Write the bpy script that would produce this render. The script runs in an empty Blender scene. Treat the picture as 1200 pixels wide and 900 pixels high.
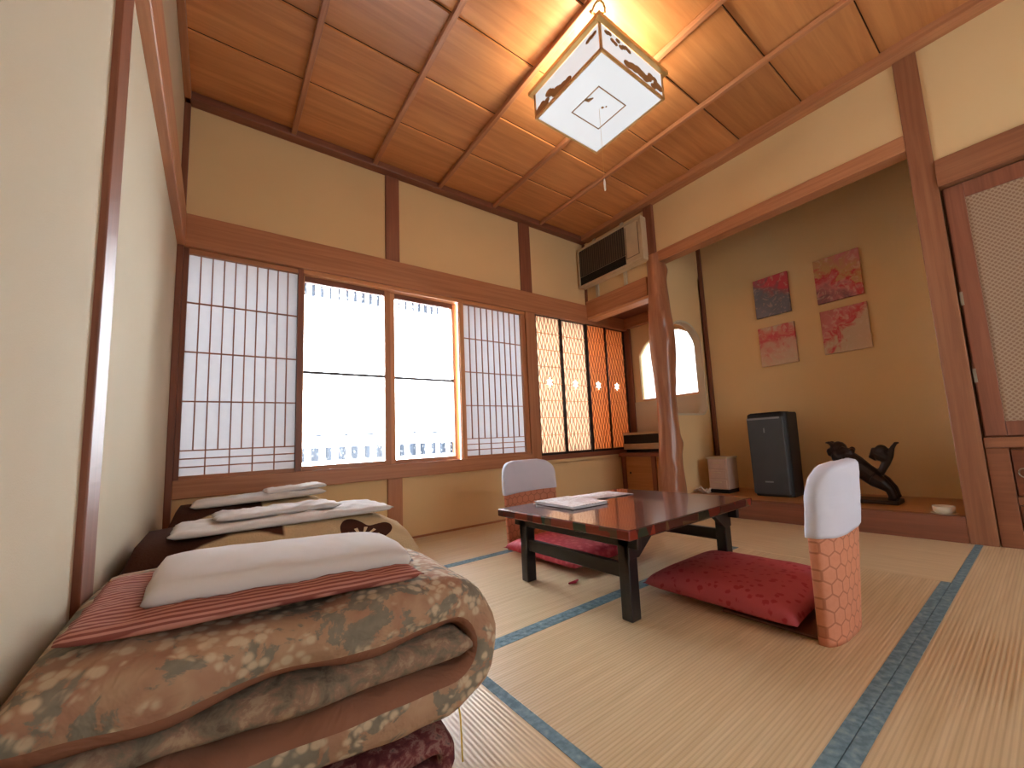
import bpy, bmesh, math, random
from mathutils import Vector, Matrix, noise
from mathutils.geometry import tessellate_polygon

SC = bpy.context.scene
COL = SC.collection
PI = math.pi
rnd = random.Random(7)

# ------------------------------------------------------------------ camera
F_PX, PITCH, YAW, ROLL, PCX, PCY, CAM_H = 481.78, 0.1142, 0.6902, -0.0546, 648.6, 462.2, 0.62
cd = bpy.data.cameras.new('camera')
cam = bpy.data.objects.new('camera', cd)
COL.objects.link(cam)
c_, s_ = math.cos(YAW), math.sin(YAW)
cp_, sp_ = math.cos(PITCH), math.sin(PITCH)
fw = Vector((s_ * cp_, c_ * cp_, sp_))
rt = Vector((c_, -s_, 0))
up = rt.cross(fw)
cr_, sr_ = math.cos(ROLL), math.sin(ROLL)
R_ = rt * cr_ + up * sr_
U_ = -rt * sr_ + up * cr_
m = Matrix((R_, U_, -fw)).transposed().to_4x4()
m.translation = Vector((0, 0, CAM_H))
cam.matrix_world = m
cd.sensor_width = 36.0
cd.sensor_fit = 'HORIZONTAL'
cd.lens = F_PX / 1200 * 36
cd.shift_x = -(PCX - 600) / 1200
cd.shift_y = (PCY - 450) / 1200
cd.clip_start = 0.02
SC.camera = cam

# ------------------------------------------------------------------ world, exposure
W_STRENGTH = 1.3
w = bpy.data.worlds.new('overcast')
SC.world = w
w.use_nodes = True
bg = w.node_tree.nodes['Background']
bg.inputs[0].default_value = (0.93, 0.96, 1.0, 1)
bg.inputs[1].default_value = W_STRENGTH
SC.view_settings.view_transform = 'Standard'
SC.view_settings.look = 'None'
SC.view_settings.gamma = 1
SC.view_settings.use_curve_mapping = False
SC.view_settings.exposure = 1.4
SC.cycles.use_denoising = True
SC.cycles.max_bounces = 10
SC.cycles.diffuse_bounces = 6
SC.cycles.transmission_bounces = 6
SC.cycles.transparent_max_bounces = 8
SC.cycles.sample_clamp_indirect = 6


def area(name, loc, rot, sx, sy, power, color=(1, 1, 1)):
    l = bpy.data.lights.new(name, 'AREA')
    l.shape = 'RECTANGLE'
    l.size, l.size_y = sx, sy
    l.energy = power
    l.color = color
    o = bpy.data.objects.new(name, l)
    o.location, o.rotation_euler = loc, rot
    COL.objects.link(o)
    return o


# daylight standing outside the window wall
area('daylight_front', (1.2, 3.75, 1.35), (-PI / 2, 0, 0), 4.4, 2.4, 600, (0.89, 0.95, 1.0))

area('fill_light_near', (1.3, -2.6, 1.3), (PI / 2, 0, 0), 3.4, 2.2, 5, (1.0, 0.97, 0.92))  # added fill light behind the camera, shining in through the near opening

# ------------------------------------------------------------------ colour and material helpers


def lin(c):
    return tuple(((v / 255) / 12.92 if v / 255 <= 0.04045 else ((v / 255 + 0.055) / 1.055) ** 2.4) for v in c) + (1,)


class NT:
    def __init__(s, name, rough=0.6, spec=0.3):
        s.m = bpy.data.materials.new(name)
        s.m.use_nodes = True
        s.t = s.m.node_tree
        s.b = s.t.nodes['Principled BSDF']
        s.b.inputs['Roughness'].default_value = rough
        s.b.inputs['Specular IOR Level'].default_value = spec
        s._tc = None

    def n(s, kind):
        return s.t.nodes.new('ShaderNode' + kind)

    def put(s, sock, v):
        if hasattr(v, 'links') or isinstance(v, bpy.types.NodeSocket):
            s.t.links.new(v, sock)
        else:
            sock.default_value = v

    def obj(s, kind='Object'):
        if s._tc is None:
            s._tc = s.n('TexCoord')
        return s._tc.outputs[kind]

    def mapping(s, scale=(1, 1, 1), loc=(0, 0, 0), rot=(0, 0, 0), src=None):
        mp = s.n('Mapping')
        s.put(mp.inputs['Vector'], src if src is not None else s.obj())
        mp.inputs['Scale'].default_value = scale
        mp.inputs['Location'].default_value = loc
        mp.inputs['Rotation'].default_value = rot
        return mp.outputs[0]

    def noise(s, vec, scale, detail=3, dist=0.0, rough=0.5):
        q = s.n('TexNoise')
        s.put(q.inputs['Vector'], vec)
        q.inputs['Scale'].default_value = scale
        q.inputs['Detail'].default_value = detail
        q.inputs['Distortion'].default_value = dist
        q.inputs['Roughness'].default_value = rough
        return q.outputs['Fac']

    def voro(s, vec, scale, feature='F1', out='Distance', rnd_=1.0):
        q = s.n('TexVoronoi')
        q.feature = feature
        s.put(q.inputs['Vector'], vec)
        q.inputs['Scale'].default_value = scale
        q.inputs['Randomness'].default_value = rnd_
        return q.outputs[out]

    def wave(s, vec, scale, direction='X', dist=0.0, dscale=1.0, profile='SIN'):
        q = s.n('TexWave')
        q.bands_direction = direction
        q.wave_profile = profile
        s.put(q.inputs['Vector'], vec)
        q.inputs['Scale'].default_value = scale
        q.inputs['Distortion'].default_value = dist
        q.inputs['Detail Scale'].default_value = dscale
        return q.outputs['Fac']

    def ramp(s, fac, stops, mode='LINEAR'):
        q = s.n('ValToRGB')
        q.color_ramp.interpolation = mode
        s.put(q.inputs[0], fac)
        el = q.color_ramp.elements
        while len(el) < len(stops):
            el.new(0.5)
        for e, (p, c) in zip(el, stops):
            e.position = p
            e.color = lin(c)
        return q.outputs[0]

    def mix(s, fac, a, b, mode='MIX'):
        q = s.n('MixRGB')
        q.blend_type = mode
        s.put(q.inputs[0], fac)
        s.put(q.inputs[1], lin(a) if isinstance(a, tuple) and len(a) == 3 else a)
        s.put(q.inputs[2], lin(b) if isinstance(b, tuple) and len(b) == 3 else b)
        return q.outputs[0]

    def math(s, op, a, b=0.0, c=None, clamp=False):
        q = s.n('Math')
        q.operation = op
        q.use_clamp = clamp
        s.put(q.inputs[0], a)
        s.put(q.inputs[1], b)
        if c is not None:
            s.put(q.inputs[2], c)
        return q.outputs[0]

    def sep(s, vec=None):
        q = s.n('SeparateXYZ')
        s.put(q.inputs[0], vec if vec is not None else s.obj())
        return q.outputs

    def step(s, v, lo, hi):
        q = s.n('MapRange')
        q.interpolation_type = 'SMOOTHSTEP'
        s.put(q.inputs[0], v)
        q.inputs[1].default_value = lo
        q.inputs[2].default_value = hi
        return q.outputs[0]

    def bump(s, h, strength=0.2, dist=0.01):
        q = s.n('Bump')
        q.inputs['Strength'].default_value = strength
        q.inputs['Distance'].default_value = dist
        s.put(q.inputs['Height'], h)
        s.t.links.new(q.outputs[0], s.b.inputs['Normal'])

    def color(s, c):
        s.put(s.b.inputs['Base Color'], lin(c) if isinstance(c, tuple) and len(c) == 3 else c)
        return s


MAT = {}


def plain(name, c, rough=0.6, spec=0.3, metal=0.0, var=0.06, nscale=14):
    k = NT(name, rough, spec)
    a = tuple(max(0, v * (1 - var)) for v in c)
    b = tuple(min(255, v * (1 + var)) for v in c)
    k.color(k.mix(k.noise(k.obj(), nscale), a, b))
    k.b.inputs['Metallic'].default_value = metal
    MAT[name] = k.m
    return k.m


def wood(name, c1, c2, axis='X', rough=0.42, fine=42, bump=0.12, coat=0.0):
    k = NT(name, rough, 0.4)
    sc = [fine, fine, fine]
    sc['XYZ'.index(axis)] = 1.6
    v = k.mapping(tuple(sc))
    g = k.noise(v, 1.0, 4, 0.6, 0.6)
    sc2 = [v_ * 0.12 for v_ in sc]
    g2 = k.noise(k.mapping(tuple(sc2)), 1.0, 2)
    f = k.math('ADD', k.math('MULTIPLY', g, 0.6), k.math('MULTIPLY', g2, 0.4))
    k.color(k.ramp(f, [(0.32, c1), (0.68, c2)]))
    k.bump(g, bump, 0.003)
    k.b.inputs['Coat Weight'].default_value = coat
    MAT[name] = k.m
    return k.m


for ax in 'XYZ':
    wood('beam_' + ax, (158, 104, 70), (196, 138, 98), ax)
    wood('dark_beam_' + ax, (112, 68, 50), (146, 92, 68), ax)
for ax in 'YZ':
    wood('mid_beam_' + ax, (124, 78, 54), (160, 108, 76), ax)
wood('pale_wood_Z', (190, 130, 85), (222, 166, 118), 'Z')
wood('pale_wood_X', (188, 124, 80), (218, 158, 108), 'X')
wood('pale_wood_Y', (192, 136, 94), (222, 172, 126), 'Y')
wood('ceiling_board', (176, 114, 66), (214, 150, 94), 'X', rough=0.4, fine=24, bump=0.02)
_t = MAT['ceiling_board'].node_tree
_b = _t.nodes['Principled BSDF']
_c = _b.inputs['Base Color'].links[0].from_socket
_oi = _t.nodes.new('ShaderNodeObjectInfo')
_mr = _t.nodes.new('ShaderNodeMapRange')
_t.links.new(_oi.outputs['Random'], _mr.inputs[0])
_mr.inputs[3].default_value, _mr.inputs[4].default_value = 0.78, 1.06
_vm = _t.nodes.new('ShaderNodeVectorMath')
_vm.operation = 'SCALE'
_t.links.new(_c, _vm.inputs[0])
_t.links.new(_mr.outputs[0], _vm.inputs['Scale'])
_t.links.new(_vm.outputs[0], _b.inputs['Base Color'])
wood('log_wood', (140, 88, 62), (190, 134, 98), 'Z', rough=0.3, fine=26, bump=0.3, coat=0.3)
wood('muntin_wood', (150, 98, 78), (180, 124, 98), 'Z', rough=0.5)
wood('cabinet_wood', (116, 70, 46), (148, 94, 64), 'Y', rough=0.45)
wood('drawer_wood', (96, 50, 30), (124, 70, 42), 'Y', rough=0.45)
wood('toko_board', (166, 112, 62), (196, 142, 88), 'Y', rough=0.3)
plain('black_lacquer', (26, 22, 22), 0.3, 0.5)
plain('black_frame', (44, 32, 28), 0.4, 0.4)

k = NT('plaster', 0.9, 0.1)
n1 = k.noise(k.obj(), 2.2, 3)
n2 = k.noise(k.obj(), 420, 2)
k.color(k.mix(n1, (218, 188, 140), (226, 198, 150)))
k.bump(n2, 0.25, 0.002)
MAT['plaster'] = k.m
k = NT('pale_plaster', 0.9, 0.1)
k.color(k.mix(k.noise(k.obj(), 2.2, 3), (196, 184, 158), (204, 193, 168)))
k.bump(k.noise(k.obj(), 420, 2), 0.25, 0.002)
MAT['pale_plaster'] = k.m


def tatami(name, direction):
    k = NT(name, 0.36, 0.55)
    wv = k.wave(k.obj(), 31.0, direction)
    cross = k.wave(k.obj(), 60, 'X' if direction == 'Y' else 'Y')
    n = k.noise(k.mapping((3, 60, 1) if direction == 'Y' else (60, 3, 1)), 1.0, 3)
    base = k.ramp(n, [(0.25, (204, 178, 136)), (0.75, (226, 204, 166))])
    k.color(k.mix(k.math('MULTIPLY', k.step(wv, 0.55, 0.0), 0.22), base, (140, 98, 56)))
    k.bump(k.math('ADD', wv, k.math('MULTIPLY', cross, 0.12)), 0.3, 0.002)
    MAT[name] = k.m


tatami('tatami_x', 'Y')
tatami('tatami_y', 'X')
k = NT('tatami_border', 0.75, 0.2)
n = k.noise(k.obj(), 55, 3)
k.color(k.ramp(n, [(0.38, (96, 122, 132)), (0.55, (118, 144, 156)), (0.7, (140, 162, 168))]))
k.bump(k.noise(k.obj(), 500), 0.3, 0.002)
MAT['tatami_border'] = k.m


def paper(name, c, trans=0.6, edge=None, extra=None):
    m_ = bpy.data.materials.new(name)
    m_.use_nodes = True
    t = m_.node_tree
    t.nodes.clear()
    out = t.nodes.new('ShaderNodeOutputMaterial')
    d = t.nodes.new('ShaderNodeBsdfDiffuse')
    tr = t.nodes.new('ShaderNodeBsdfTranslucent')
    tc = t.nodes.new('ShaderNodeTexCoord')
    no = t.nodes.new('ShaderNodeTexNoise')
    no.inputs['Scale'].default_value = 30
    t.links.new(tc.outputs['Object'], no.inputs['Vector'])
    mr = t.nodes.new('ShaderNodeMixRGB')
    t.links.new(no.outputs['Fac'], mr.inputs[0])
    mr.inputs[1].default_value = lin(tuple(v * 0.97 for v in c))
    mr.inputs[2].default_value = lin(c)
    col = mr.outputs[0]
    if extra:
        col = extra(t, tc, col)
    t.links.new(col, d.inputs[0])
    t.links.new(col, tr.inputs[0])
    mx = t.nodes.new('ShaderNodeMixShader')
    mx.inputs[0].default_value = trans
    t.links.new(d.outputs[0], mx.inputs[1])
    t.links.new(tr.outputs[0], mx.inputs[2])
    t.links.new(mx.outputs[0], out.inputs[0])
    MAT[name] = m_
    return m_


paper('shoji_paper', (214, 214, 216), 0.145)
paper('amber_paper', (240, 190, 136), 0.14)
paper('tan_paper', (240, 222, 202), 0.2)
paper('bright_paper', (250, 246, 240), 0.5)


def lace_extra(t, tc, col):
    # woven lace motif: grey openings in two rows near the hem, printed in the curtain's own weave
    sep = t.nodes.new('ShaderNodeSeparateXYZ')
    t.links.new(tc.outputs['Object'], sep.inputs[0])

    def mth(op, a, b=0.0):
        q = t.nodes.new('ShaderNodeMath')
        q.operation = op
        for i, v in enumerate((a, b)):
            if isinstance(v, float) or isinstance(v, int):
                q.inputs[i].default_value = v
            else:
                t.links.new(v, q.inputs[i])
        return q.outputs[0]
    sx = mth('SINE', mth('MULTIPLY', sep.outputs[0], 78.0))
    hem = mth('MULTIPLY', mth('GREATER_THAN', sx, -0.1), mth('LESS_THAN', sep.outputs[2], 0.665))
    hem = mth('MULTIPLY', hem, mth('GREATER_THAN', sep.outputs[2], 0.575))
    sx2 = mth('SINE', mth('MULTIPLY', sep.outputs[0], 39.0))
    row = mth('MULTIPLY', mth('GREATER_THAN', sx2, 0.75), mth('LESS_THAN', mth('ABSOLUTE', mth('SUBTRACT', sep.outputs[2], 0.745)), 0.008))
    no = t.nodes.new('ShaderNodeTexNoise')
    no.inputs['Scale'].default_value = 60
    t.links.new(tc.outputs['Object'], no.inputs['Vector'])
    top = mth('MULTIPLY', mth('GREATER_THAN', sep.outputs[2], 1.69), mth('GREATER_THAN', mth('SINE', mth('MULTIPLY', sep.outputs[0], 120.0)), 0.35))
    mr2 = t.nodes.new('ShaderNodeMapRange')
    t.links.new(no.outputs['Fac'], mr2.inputs[0])
    mr2.inputs[1].default_value, mr2.inputs[2].default_value = 0.20, 0.38
    f = mth('MULTIPLY', mth('ADD', mth('ADD', hem, row), top), mr2.outputs[0])
    q = t.nodes.new('ShaderNodeMixRGB')
    t.links.new(f, q.inputs[0])
    t.links.new(col, q.inputs[1])
    q.inputs[2].default_value = lin((34, 38, 44))
    return q.outputs[0]


paper('lace', (222, 224, 226), 0.75, extra=lace_extra)


def glass_mat():
    m_ = bpy.data.materials.new('window_glass')
    m_.use_nodes = True
    t = m_.node_tree
    t.nodes.clear()
    out = t.nodes.new('ShaderNodeOutputMaterial')
    a = t.nodes.new('ShaderNodeBsdfTransparent')
    g = t.nodes.new('ShaderNodeBsdfGlossy')
    g.inputs['Roughness'].default_value = 0.02
    fr = t.nodes.new('ShaderNodeFresnel')
    fr.inputs[0].default_value = 1.45
    mx = t.nodes.new('ShaderNodeMixShader')
    t.links.new(fr.outputs[0], mx.inputs[0])
    t.links.new(a.outputs[0], mx.inputs[1])
    t.links.new(g.outputs[0], mx.inputs[2])
    t.links.new(mx.outputs[0], out.inputs[0])
    MAT['glass'] = m_


glass_mat()


def emit(name, c, st):
    m_ = bpy.data.materials.new(name)
    m_.use_nodes = True
    b = m_.node_tree.nodes['Principled BSDF']
    b.inputs['Base Color'].default_value = lin((150, 150, 146))
    b.inputs['Emission Color'].default_value = lin(c)
    b.inputs['Emission Strength'].default_value = st
    MAT[name] = m_


emit('lamp_glow', (232, 236, 240), 0.29)

# ------------------------------------------------------------------ mesh helpers


class MB:
    """collects shapes into one mesh"""

    def __init__(s):
        s.bm = bmesh.new()
        s.uv = None

    def box(s, x0, x1, y0, y1, z0, z1):
        vs = [s.bm.verts.new((x, y, z)) for x in (x0, x1) for y in (y0, y1) for z in (z0, z1)]
        for f in ((0, 1, 3, 2), (4, 6, 7, 5), (0, 4, 5, 1), (2, 3, 7, 6), (0, 2, 6, 4), (1, 5, 7, 3)):
            s.bm.faces.new([vs[i] for i in f])
        return s

    def obox(s, c, sx, sy, sz, rot=(0, 0, 0)):
        from mathutils import Euler
        e = Euler(rot).to_matrix()
        vs = [s.bm.verts.new(Vector(c) + e @ Vector((a * sx / 2, b * sy / 2, d * sz / 2))) for a in (-1, 1) for b in (-1, 1) for d in (-1, 1)]
        for f in ((0, 1, 3, 2), (4, 6, 7, 5), (0, 4, 5, 1), (2, 3, 7, 6), (0, 2, 6, 4), (1, 5, 7, 3)):
            s.bm.faces.new([vs[i] for i in f])
        return s

    def tube(s, pts, rad, n=8, cap=True):
        pts = [Vector(p) for p in pts]
        if not isinstance(rad, (list, tuple)):
            rad = [rad] * len(pts)
        rings = []
        for i, p in enumerate(pts):
            t = (pts[min(i + 1, len(pts) - 1)] - pts[max(i - 1, 0)]).normalized()
            a = t.orthogonal().normalized() if i == 0 else (pa - t * pa.dot(t)).normalized()
            pa = a
            b = t.cross(a)
            rings.append([s.bm.verts.new(p + (a * math.cos(2 * PI * j / n) + b * math.sin(2 * PI * j / n)) * rad[i]) for j in range(n)])
        for r1, r2 in zip(rings, rings[1:]):
            for j in range(n):
                s.bm.faces.new((r1[j], r1[(j + 1) % n], r2[(j + 1) % n], r2[j]))
        if cap:
            s.bm.faces.new(rings[0][::-1])
            s.bm.faces.new(rings[-1])
        return s

    def lathe(s, prof, c=(0, 0, 0), n=20):
        rings = []
        for r, z in prof:
            rings.append([s.bm.verts.new((c[0] + r * math.cos(2 * PI * j / n), c[1] + r * math.sin(2 * PI * j / n), c[2] + z)) for j in range(n)])
        for r1, r2 in zip(rings, rings[1:]):
            for j in range(n):
                s.bm.faces.new((r1[j], r1[(j + 1) % n], r2[(j + 1) % n], r2[j]))
        s.bm.faces.new(rings[0][::-1])
        s.bm.faces.new(rings[-1])
        return s

    def ball(s, c, r, sub=2, sq=(1, 1, 1)):
        res = bmesh.ops.create_icosphere(s.bm, subdivisions=sub, radius=r)
        for v in res['verts']:
            v.co = Vector((v.co.x * sq[0], v.co.y * sq[1], v.co.z * sq[2])) + Vector(c)
        return s

    def grid(s, fn, nu, nv, closeu=False, closev=False, uvfn=None):
        vs = [[s.bm.verts.new(fn(i / (nu if closeu else nu - 1), j / (nv if closev else nv - 1))) for j in range(nv)] for i in range(nu)]
        if s.uv is None:
            s.uv = s.bm.loops.layers.uv.new('UVMap')
        for i in range(nu if closeu else nu - 1):
            for j in range(nv if closev else nv - 1):
                i2, j2 = (i + 1) % nu, (j + 1) % nv
                f = s.bm.faces.new((vs[i][j], vs[i2][j], vs[i2][j2], vs[i][j2]))
                cs = ((i, j), (i + 1, j), (i + 1, j + 1), (i, j + 1))
                for l, (a, b) in zip(f.loops, cs):
                    l[s.uv].uv = (a / (nu if closeu else nu - 1), b / (nv if closev else nv - 1))
        return vs

    def extrude_poly(s, outer, holes, fn3, t):
        """outer / holes: 2D loops; fn3(u, v, d) -> 3D; thickness t"""
        loops = [outer] + holes
        tris = tessellate_polygon([[Vector((p[0], p[1], 0)) for p in lp] for lp in loops])
        flat = [p for lp in loops for p in lp]
        a = [s.bm.verts.new(fn3(p[0], p[1], 0)) for p in flat]
        b = [s.bm.verts.new(fn3(p[0], p[1], t)) for p in flat]
        for tri in tris:
            s.bm.faces.new([a[i] for i in tri])
            s.bm.faces.new([b[i] for i in reversed(tri)])
        k0 = 0
        for lp in loops:
            n = len(lp)
            for i in range(n):
                j = (i + 1) % n
                s.bm.faces.new((a[k0 + i], a[k0 + j], b[k0 + j], b[k0 + i]))
            k0 += n
        return s

    def build(s, name, mat, parent=None, smooth=False, bevel=0.0, loc=None, rz=0.0, seg=2):
        bmesh.ops.recalc_face_normals(s.bm, faces=s.bm.faces)
        me = bpy.data.meshes.new(name)
        s.bm.to_mesh(me)
        s.bm.free()
        if smooth:
            for p in me.polygons:
                p.use_smooth = True
        for m_ in (mat if isinstance(mat, (list, tuple)) else [mat]):
            me.materials.append(MAT[m_] if isinstance(m_, str) else m_)
        o = bpy.data.objects.new(name, me)
        COL.objects.link(o)
        if parent is not None:
            o.parent = parent
        if loc is not None:
            o.location = loc
        o.rotation_euler.z = rz
        if bevel:
            b = o.modifiers.new('bevel', 'BEVEL')
            b.width = bevel
            b.segments = seg
            b.limit_method = 'ANGLE'
        return o


def box(name, mat, x0, x1, y0, y1, z0, z1, parent=None, bevel=0.0):
    return MB().box(x0, x1, y0, y1, z0, z1).build(name, mat, parent, bevel=bevel)


def tag(o, label=None, cat=None, group=None, kind=None):
    if label:
        o['label'] = label
    if cat:
        o['category'] = cat
    if group:
        o['group'] = group
    if kind:
        o['kind'] = kind
    return o


def wmat(o):
    b = Matrix.LocRotScale(o.location, o.rotation_euler, o.scale)
    return (wmat(o.parent) @ o.matrix_parent_inverse @ b) if o.parent else b


def adopt(o, parent):
    """parent o, whose mesh is in world coordinates, without moving it"""
    o.parent = parent
    o.matrix_parent_inverse = wmat(parent).inverted()
    return o


def empty(name, loc=(0, 0, 0), rz=0.0):
    o = bpy.data.objects.new(name, None)
    COL.objects.link(o)
    o.location = loc
    o.rotation_euler.z = rz
    o.empty_display_size = 0.1
    return o


def struct(o, label, cat):
    return tag(o, label, cat, kind='structure')


# ================================================================== SETTING
D, XL, XR = 2.951, -0.196, 2.94
XB = 3.60          # alcove back wall
YS = 2.03          # alcove side wall
YN = -1.9          # wall behind the camera

# ---- floor
fl = box('floor', 'tatami_x', XL - 0.08, XR + 0.5, YN, D + 0.08, -0.08, -0.02)
struct(fl, 'straw tatami floor with blue-grey cloth borders', 'floor')
fr2 = box('floor', 'toko_board', XR, 3.7, 2.0, D + 0.08, -0.019, 0.0)
struct(fr2, 'wooden floor strip in the window recess', 'floor')
BW = 0.029
MY0, MY1, MY2 = 0.334, 1.197, 2.118
SX = 2.20
GX = 0.588


def mat_piece(x0, x1, y0, y1, mat, borders):
    g = 0.0008
    o = box('tatami_mat', mat, x0 + g, x1 - g, y0 + g, y1 - g, -0.02, 0.0, fl, bevel=0.0015)
    for b in borders:
        bx = [x0 + g, x1 - g, y0 + g, y1 - g]
        if b == 'y0':
            bx[3] = y0 + BW
        if b == 'y1':
            bx[2] = y1 - BW
        if b == 'x0':
            bx[1] = x0 + BW
        if b == 'x1':
            bx[0] = x1 - BW
        box('cloth_border', 'tatami_border', *bx, -0.004, 0.0012, o)


mat_piece(GX, SX, MY0, MY1, 'tatami_x', ('y0', 'y1'))
mat_piece(GX, SX, MY1, MY2, 'tatami_x', ('y0', 'y1'))
mat_piece(XL, SX, MY2, D, 'tatami_x', ('y0',))
mat_piece(SX, XR, MY0, D, 'tatami_y', ())
mat_piece(GX, XR, MY0 - 0.9, MY0, 'tatami_x', ('y1', 'y0'))
mat_piece(XL, GX, MY1 - 1.75, MY1, 'tatami_y', ('x1',))
mat_piece(XL, GX, MY1, MY2, 'tatami_y', ('x1',))
mat_piece(XL, XR, YN, MY0 - 0.9, 'tatami_x', ())

# ---- ceiling
CZ = 2.70
ce = box('ceiling', 'black_frame', XL - 0.08, XR + 0.1, YN, D + 0.08, CZ + 0.03, CZ + 0.06)
struct(ce, 'board ceiling of lapped reddish cedar planks', 'ceiling')
ys = [D + 0.02, 2.43]
while ys[-1] > YN:
    ys.append(ys[-1] - 0.41)
for i, (a, b) in enumerate(zip(ys, ys[1:])):
    mb = MB()
    # each board laps over the next: its near edge hangs 13 mm lower
    x0, x1, y0, y1 = XL - 0.02, XR + 0.05, max(b + 0.005, YN), a
    za, zb = CZ, CZ + 0.013
    vs = [mb.bm.verts.new(p) for p in ((x0, y0, za), (x1, y0, za), (x1, y1, zb), (x0, y1, zb), (x0, y0, za + 0.012), (x1, y0, za + 0.012), (x1, y1, zb + 0.012), (x0, y1, zb + 0.012))]
    for f in ((0, 3, 2, 1), (4, 5, 6, 7), (0, 1, 5, 4), (2, 3, 7, 6), (1, 2, 6, 5), (0, 4, 7, 3)):
        mb.bm.faces.new([vs[j] for j in f])
    mb.build('ceiling_plank', 'ceiling_board', ce)
for x in (0.33, 0.83, 1.32, 1.82, 2.33):
    box('batten', 'beam_Y', x - 0.014, x + 0.014, YN, D - 0.02, CZ - 0.028, CZ + 0.0, ce, bevel=0.004)

# crown rails round the ceiling
t = box('trim_1', 'dark_beam_X', XL, XR, D - 0.075, D, 2.661, CZ + 0.012, bevel=0.006)
struct(t, 'dark wooden crown rail over the window wall', 'trim')
t = box('trim_2', 'beam_Y', XR - 0.085, XR + 0.02, YN, D - 0.076, 2.655, CZ + 0.012, bevel=0.004)
struct(t, 'dark wooden crown rail over the alcove side', 'trim')
t = box('trim_3', 'beam_Y', XL, XL + 0.03, YN, D, 2.661, CZ + 0.012, bevel=0.004)
struct(t, 'wooden crown rail over the left wall', 'trim')

# ---- back wall
ZS0, ZS1 = 0.427, 0.545     # sill band
ZN0, ZN1 = 1.804, 1.994     # head rail band
wb = MB().box(XL - 0.08, XR + 0.02, D, D + 0.09, ZN0, CZ + 0.05).box(XL - 0.08, 3.70, D, D + 0.09, -0.05, ZS0).build('wall_back', 'plaster')
struct(wb, 'golden plaster wall with the long row of windows', 'wall')
for x0, x1 in ((0.918, 1.017), (2.115, 2.235)):
    box('post', 'dark_beam_Z', x0, x1, D - 0.018, D + 0.02, ZN1, 2.661, wb, bevel=0.003)
box('post', 'beam_Z', 0.918, 1.017, D - 0.018, D + 0.02, 0.0, ZS0, wb, bevel=0.003)
box('post', 'beam_Z', 2.135, 2.242, D - 0.03, D + 0.05, 0.0, ZN0, wb, bevel=0.003)
box('post', 'dark_beam_Z', XL, XL + 0.028, D - 0.03, D + 0.05, 0.0, 2.661, wb, bevel=0.002)
box('head_rail', 'beam_X', XL + 0.0, 3.56, D - 0.035, D + 0.06, ZN0, ZN1, wb, bevel=0.004)
box('head_track', 'pale_wood_X', 0.40, 2.13, D - 0.022, D + 0.09, 1.775, ZN0, wb, bevel=0.002)
box('sill_rail', 'beam_X', XL + 0.028, 2.135, D - 0.03, D + 0.10, ZS0, ZS1 - 0.02, wb, bevel=0.004)
box('sill_rail', 'dark_beam_X', 2.242, 3.56, D - 0.012, D + 0.10, 0.455, 0.50, wb, bevel=0.003)
box('skirting', 'beam_X', XL, 3.3, D - 0.008, D + 0.01, 0.0, 0.014, wb)
box('plaster_fill', 'plaster', 2.242, 3.56, D, D + 0.09, 0.42, 0.47, wb)

# ---- left wall
wl = box('wall_left', 'pale_plaster', XL - 0.08, XL, YN, D + 0.09, -0.05, CZ + 0.05)
struct(wl, 'pale beige plaster wall running beside the folded bedding', 'wall')
box('post', 'dark_beam_Z', XL - 0.02, XL + 0.012, 1.175, 1.285, 0.0, 2.68, wl, bevel=0.003)
box('post', 'dark_beam_Z', XL - 0.02, XL + 0.012, -1.0, -0.9, 0.0, 2.68, wl, bevel=0.003)
box('head_rail', 'beam_Y', XL - 0.02, XL + 0.033, 1.285, D - 0.02, ZN0, ZN1, wl, bevel=0.004)

# ---- right side: frontage of the alcove
wr = MB()
wr.box(XR, XR + 0.07, 0.30, YS + 0.06, 2.19, CZ + 0.05)
wr.box(XR + 0.005, XR + 0.07, YS + 0.06, D + 0.05, 1.99, CZ + 0.05)
wr.box(XR, XR + 0.07, YN, 0.30, 1.95, CZ + 0.05)
wr = wr.build('wall_right', 'plaster')
struct(wr, 'golden plaster band above the alcove and closet', 'wall')
box('post', 'mid_beam_Z', XR - 0.012, XR + 0.10, 0.248, 0.351, 0.0, 2.66, wr, bevel=0.004)
box('alcove_lintel', 'beam_Y', XR - 0.015, XR + 0.085, 0.351, YS + 0.04, 2.12, 2.215, wr, bevel=0.004)
box('low_lintel', 'beam_Y', XR - 0.03, XR + 0.06, 2.15, D - 0.03, 1.86, 2.03, wr, bevel=0.004)
box('lintel_track', 'pale_wood_Y', XR - 0.02, XR + 0.10, 2.15, D - 0.03, 1.835, 1.86, wr, bevel=0.002)
box('head_rail', 'mid_beam_Y', XR - 0.03, XR + 0.06, YN, 0.248, 1.843, 1.992, wr, bevel=0.004)
box('corner_post', 'dark_beam_Z', XR - 0.008, XR + 0.02, D - 0.03, D, ZN1, 2.66, wr)
for y in (2.77, 2.40):
    box('wall_batten', 'pale_plaster', XR - 0.012, XR + 0.01, y - 0.018, y + 0.018, 2.03, 2.66, wr, bevel=0.002)

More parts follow.
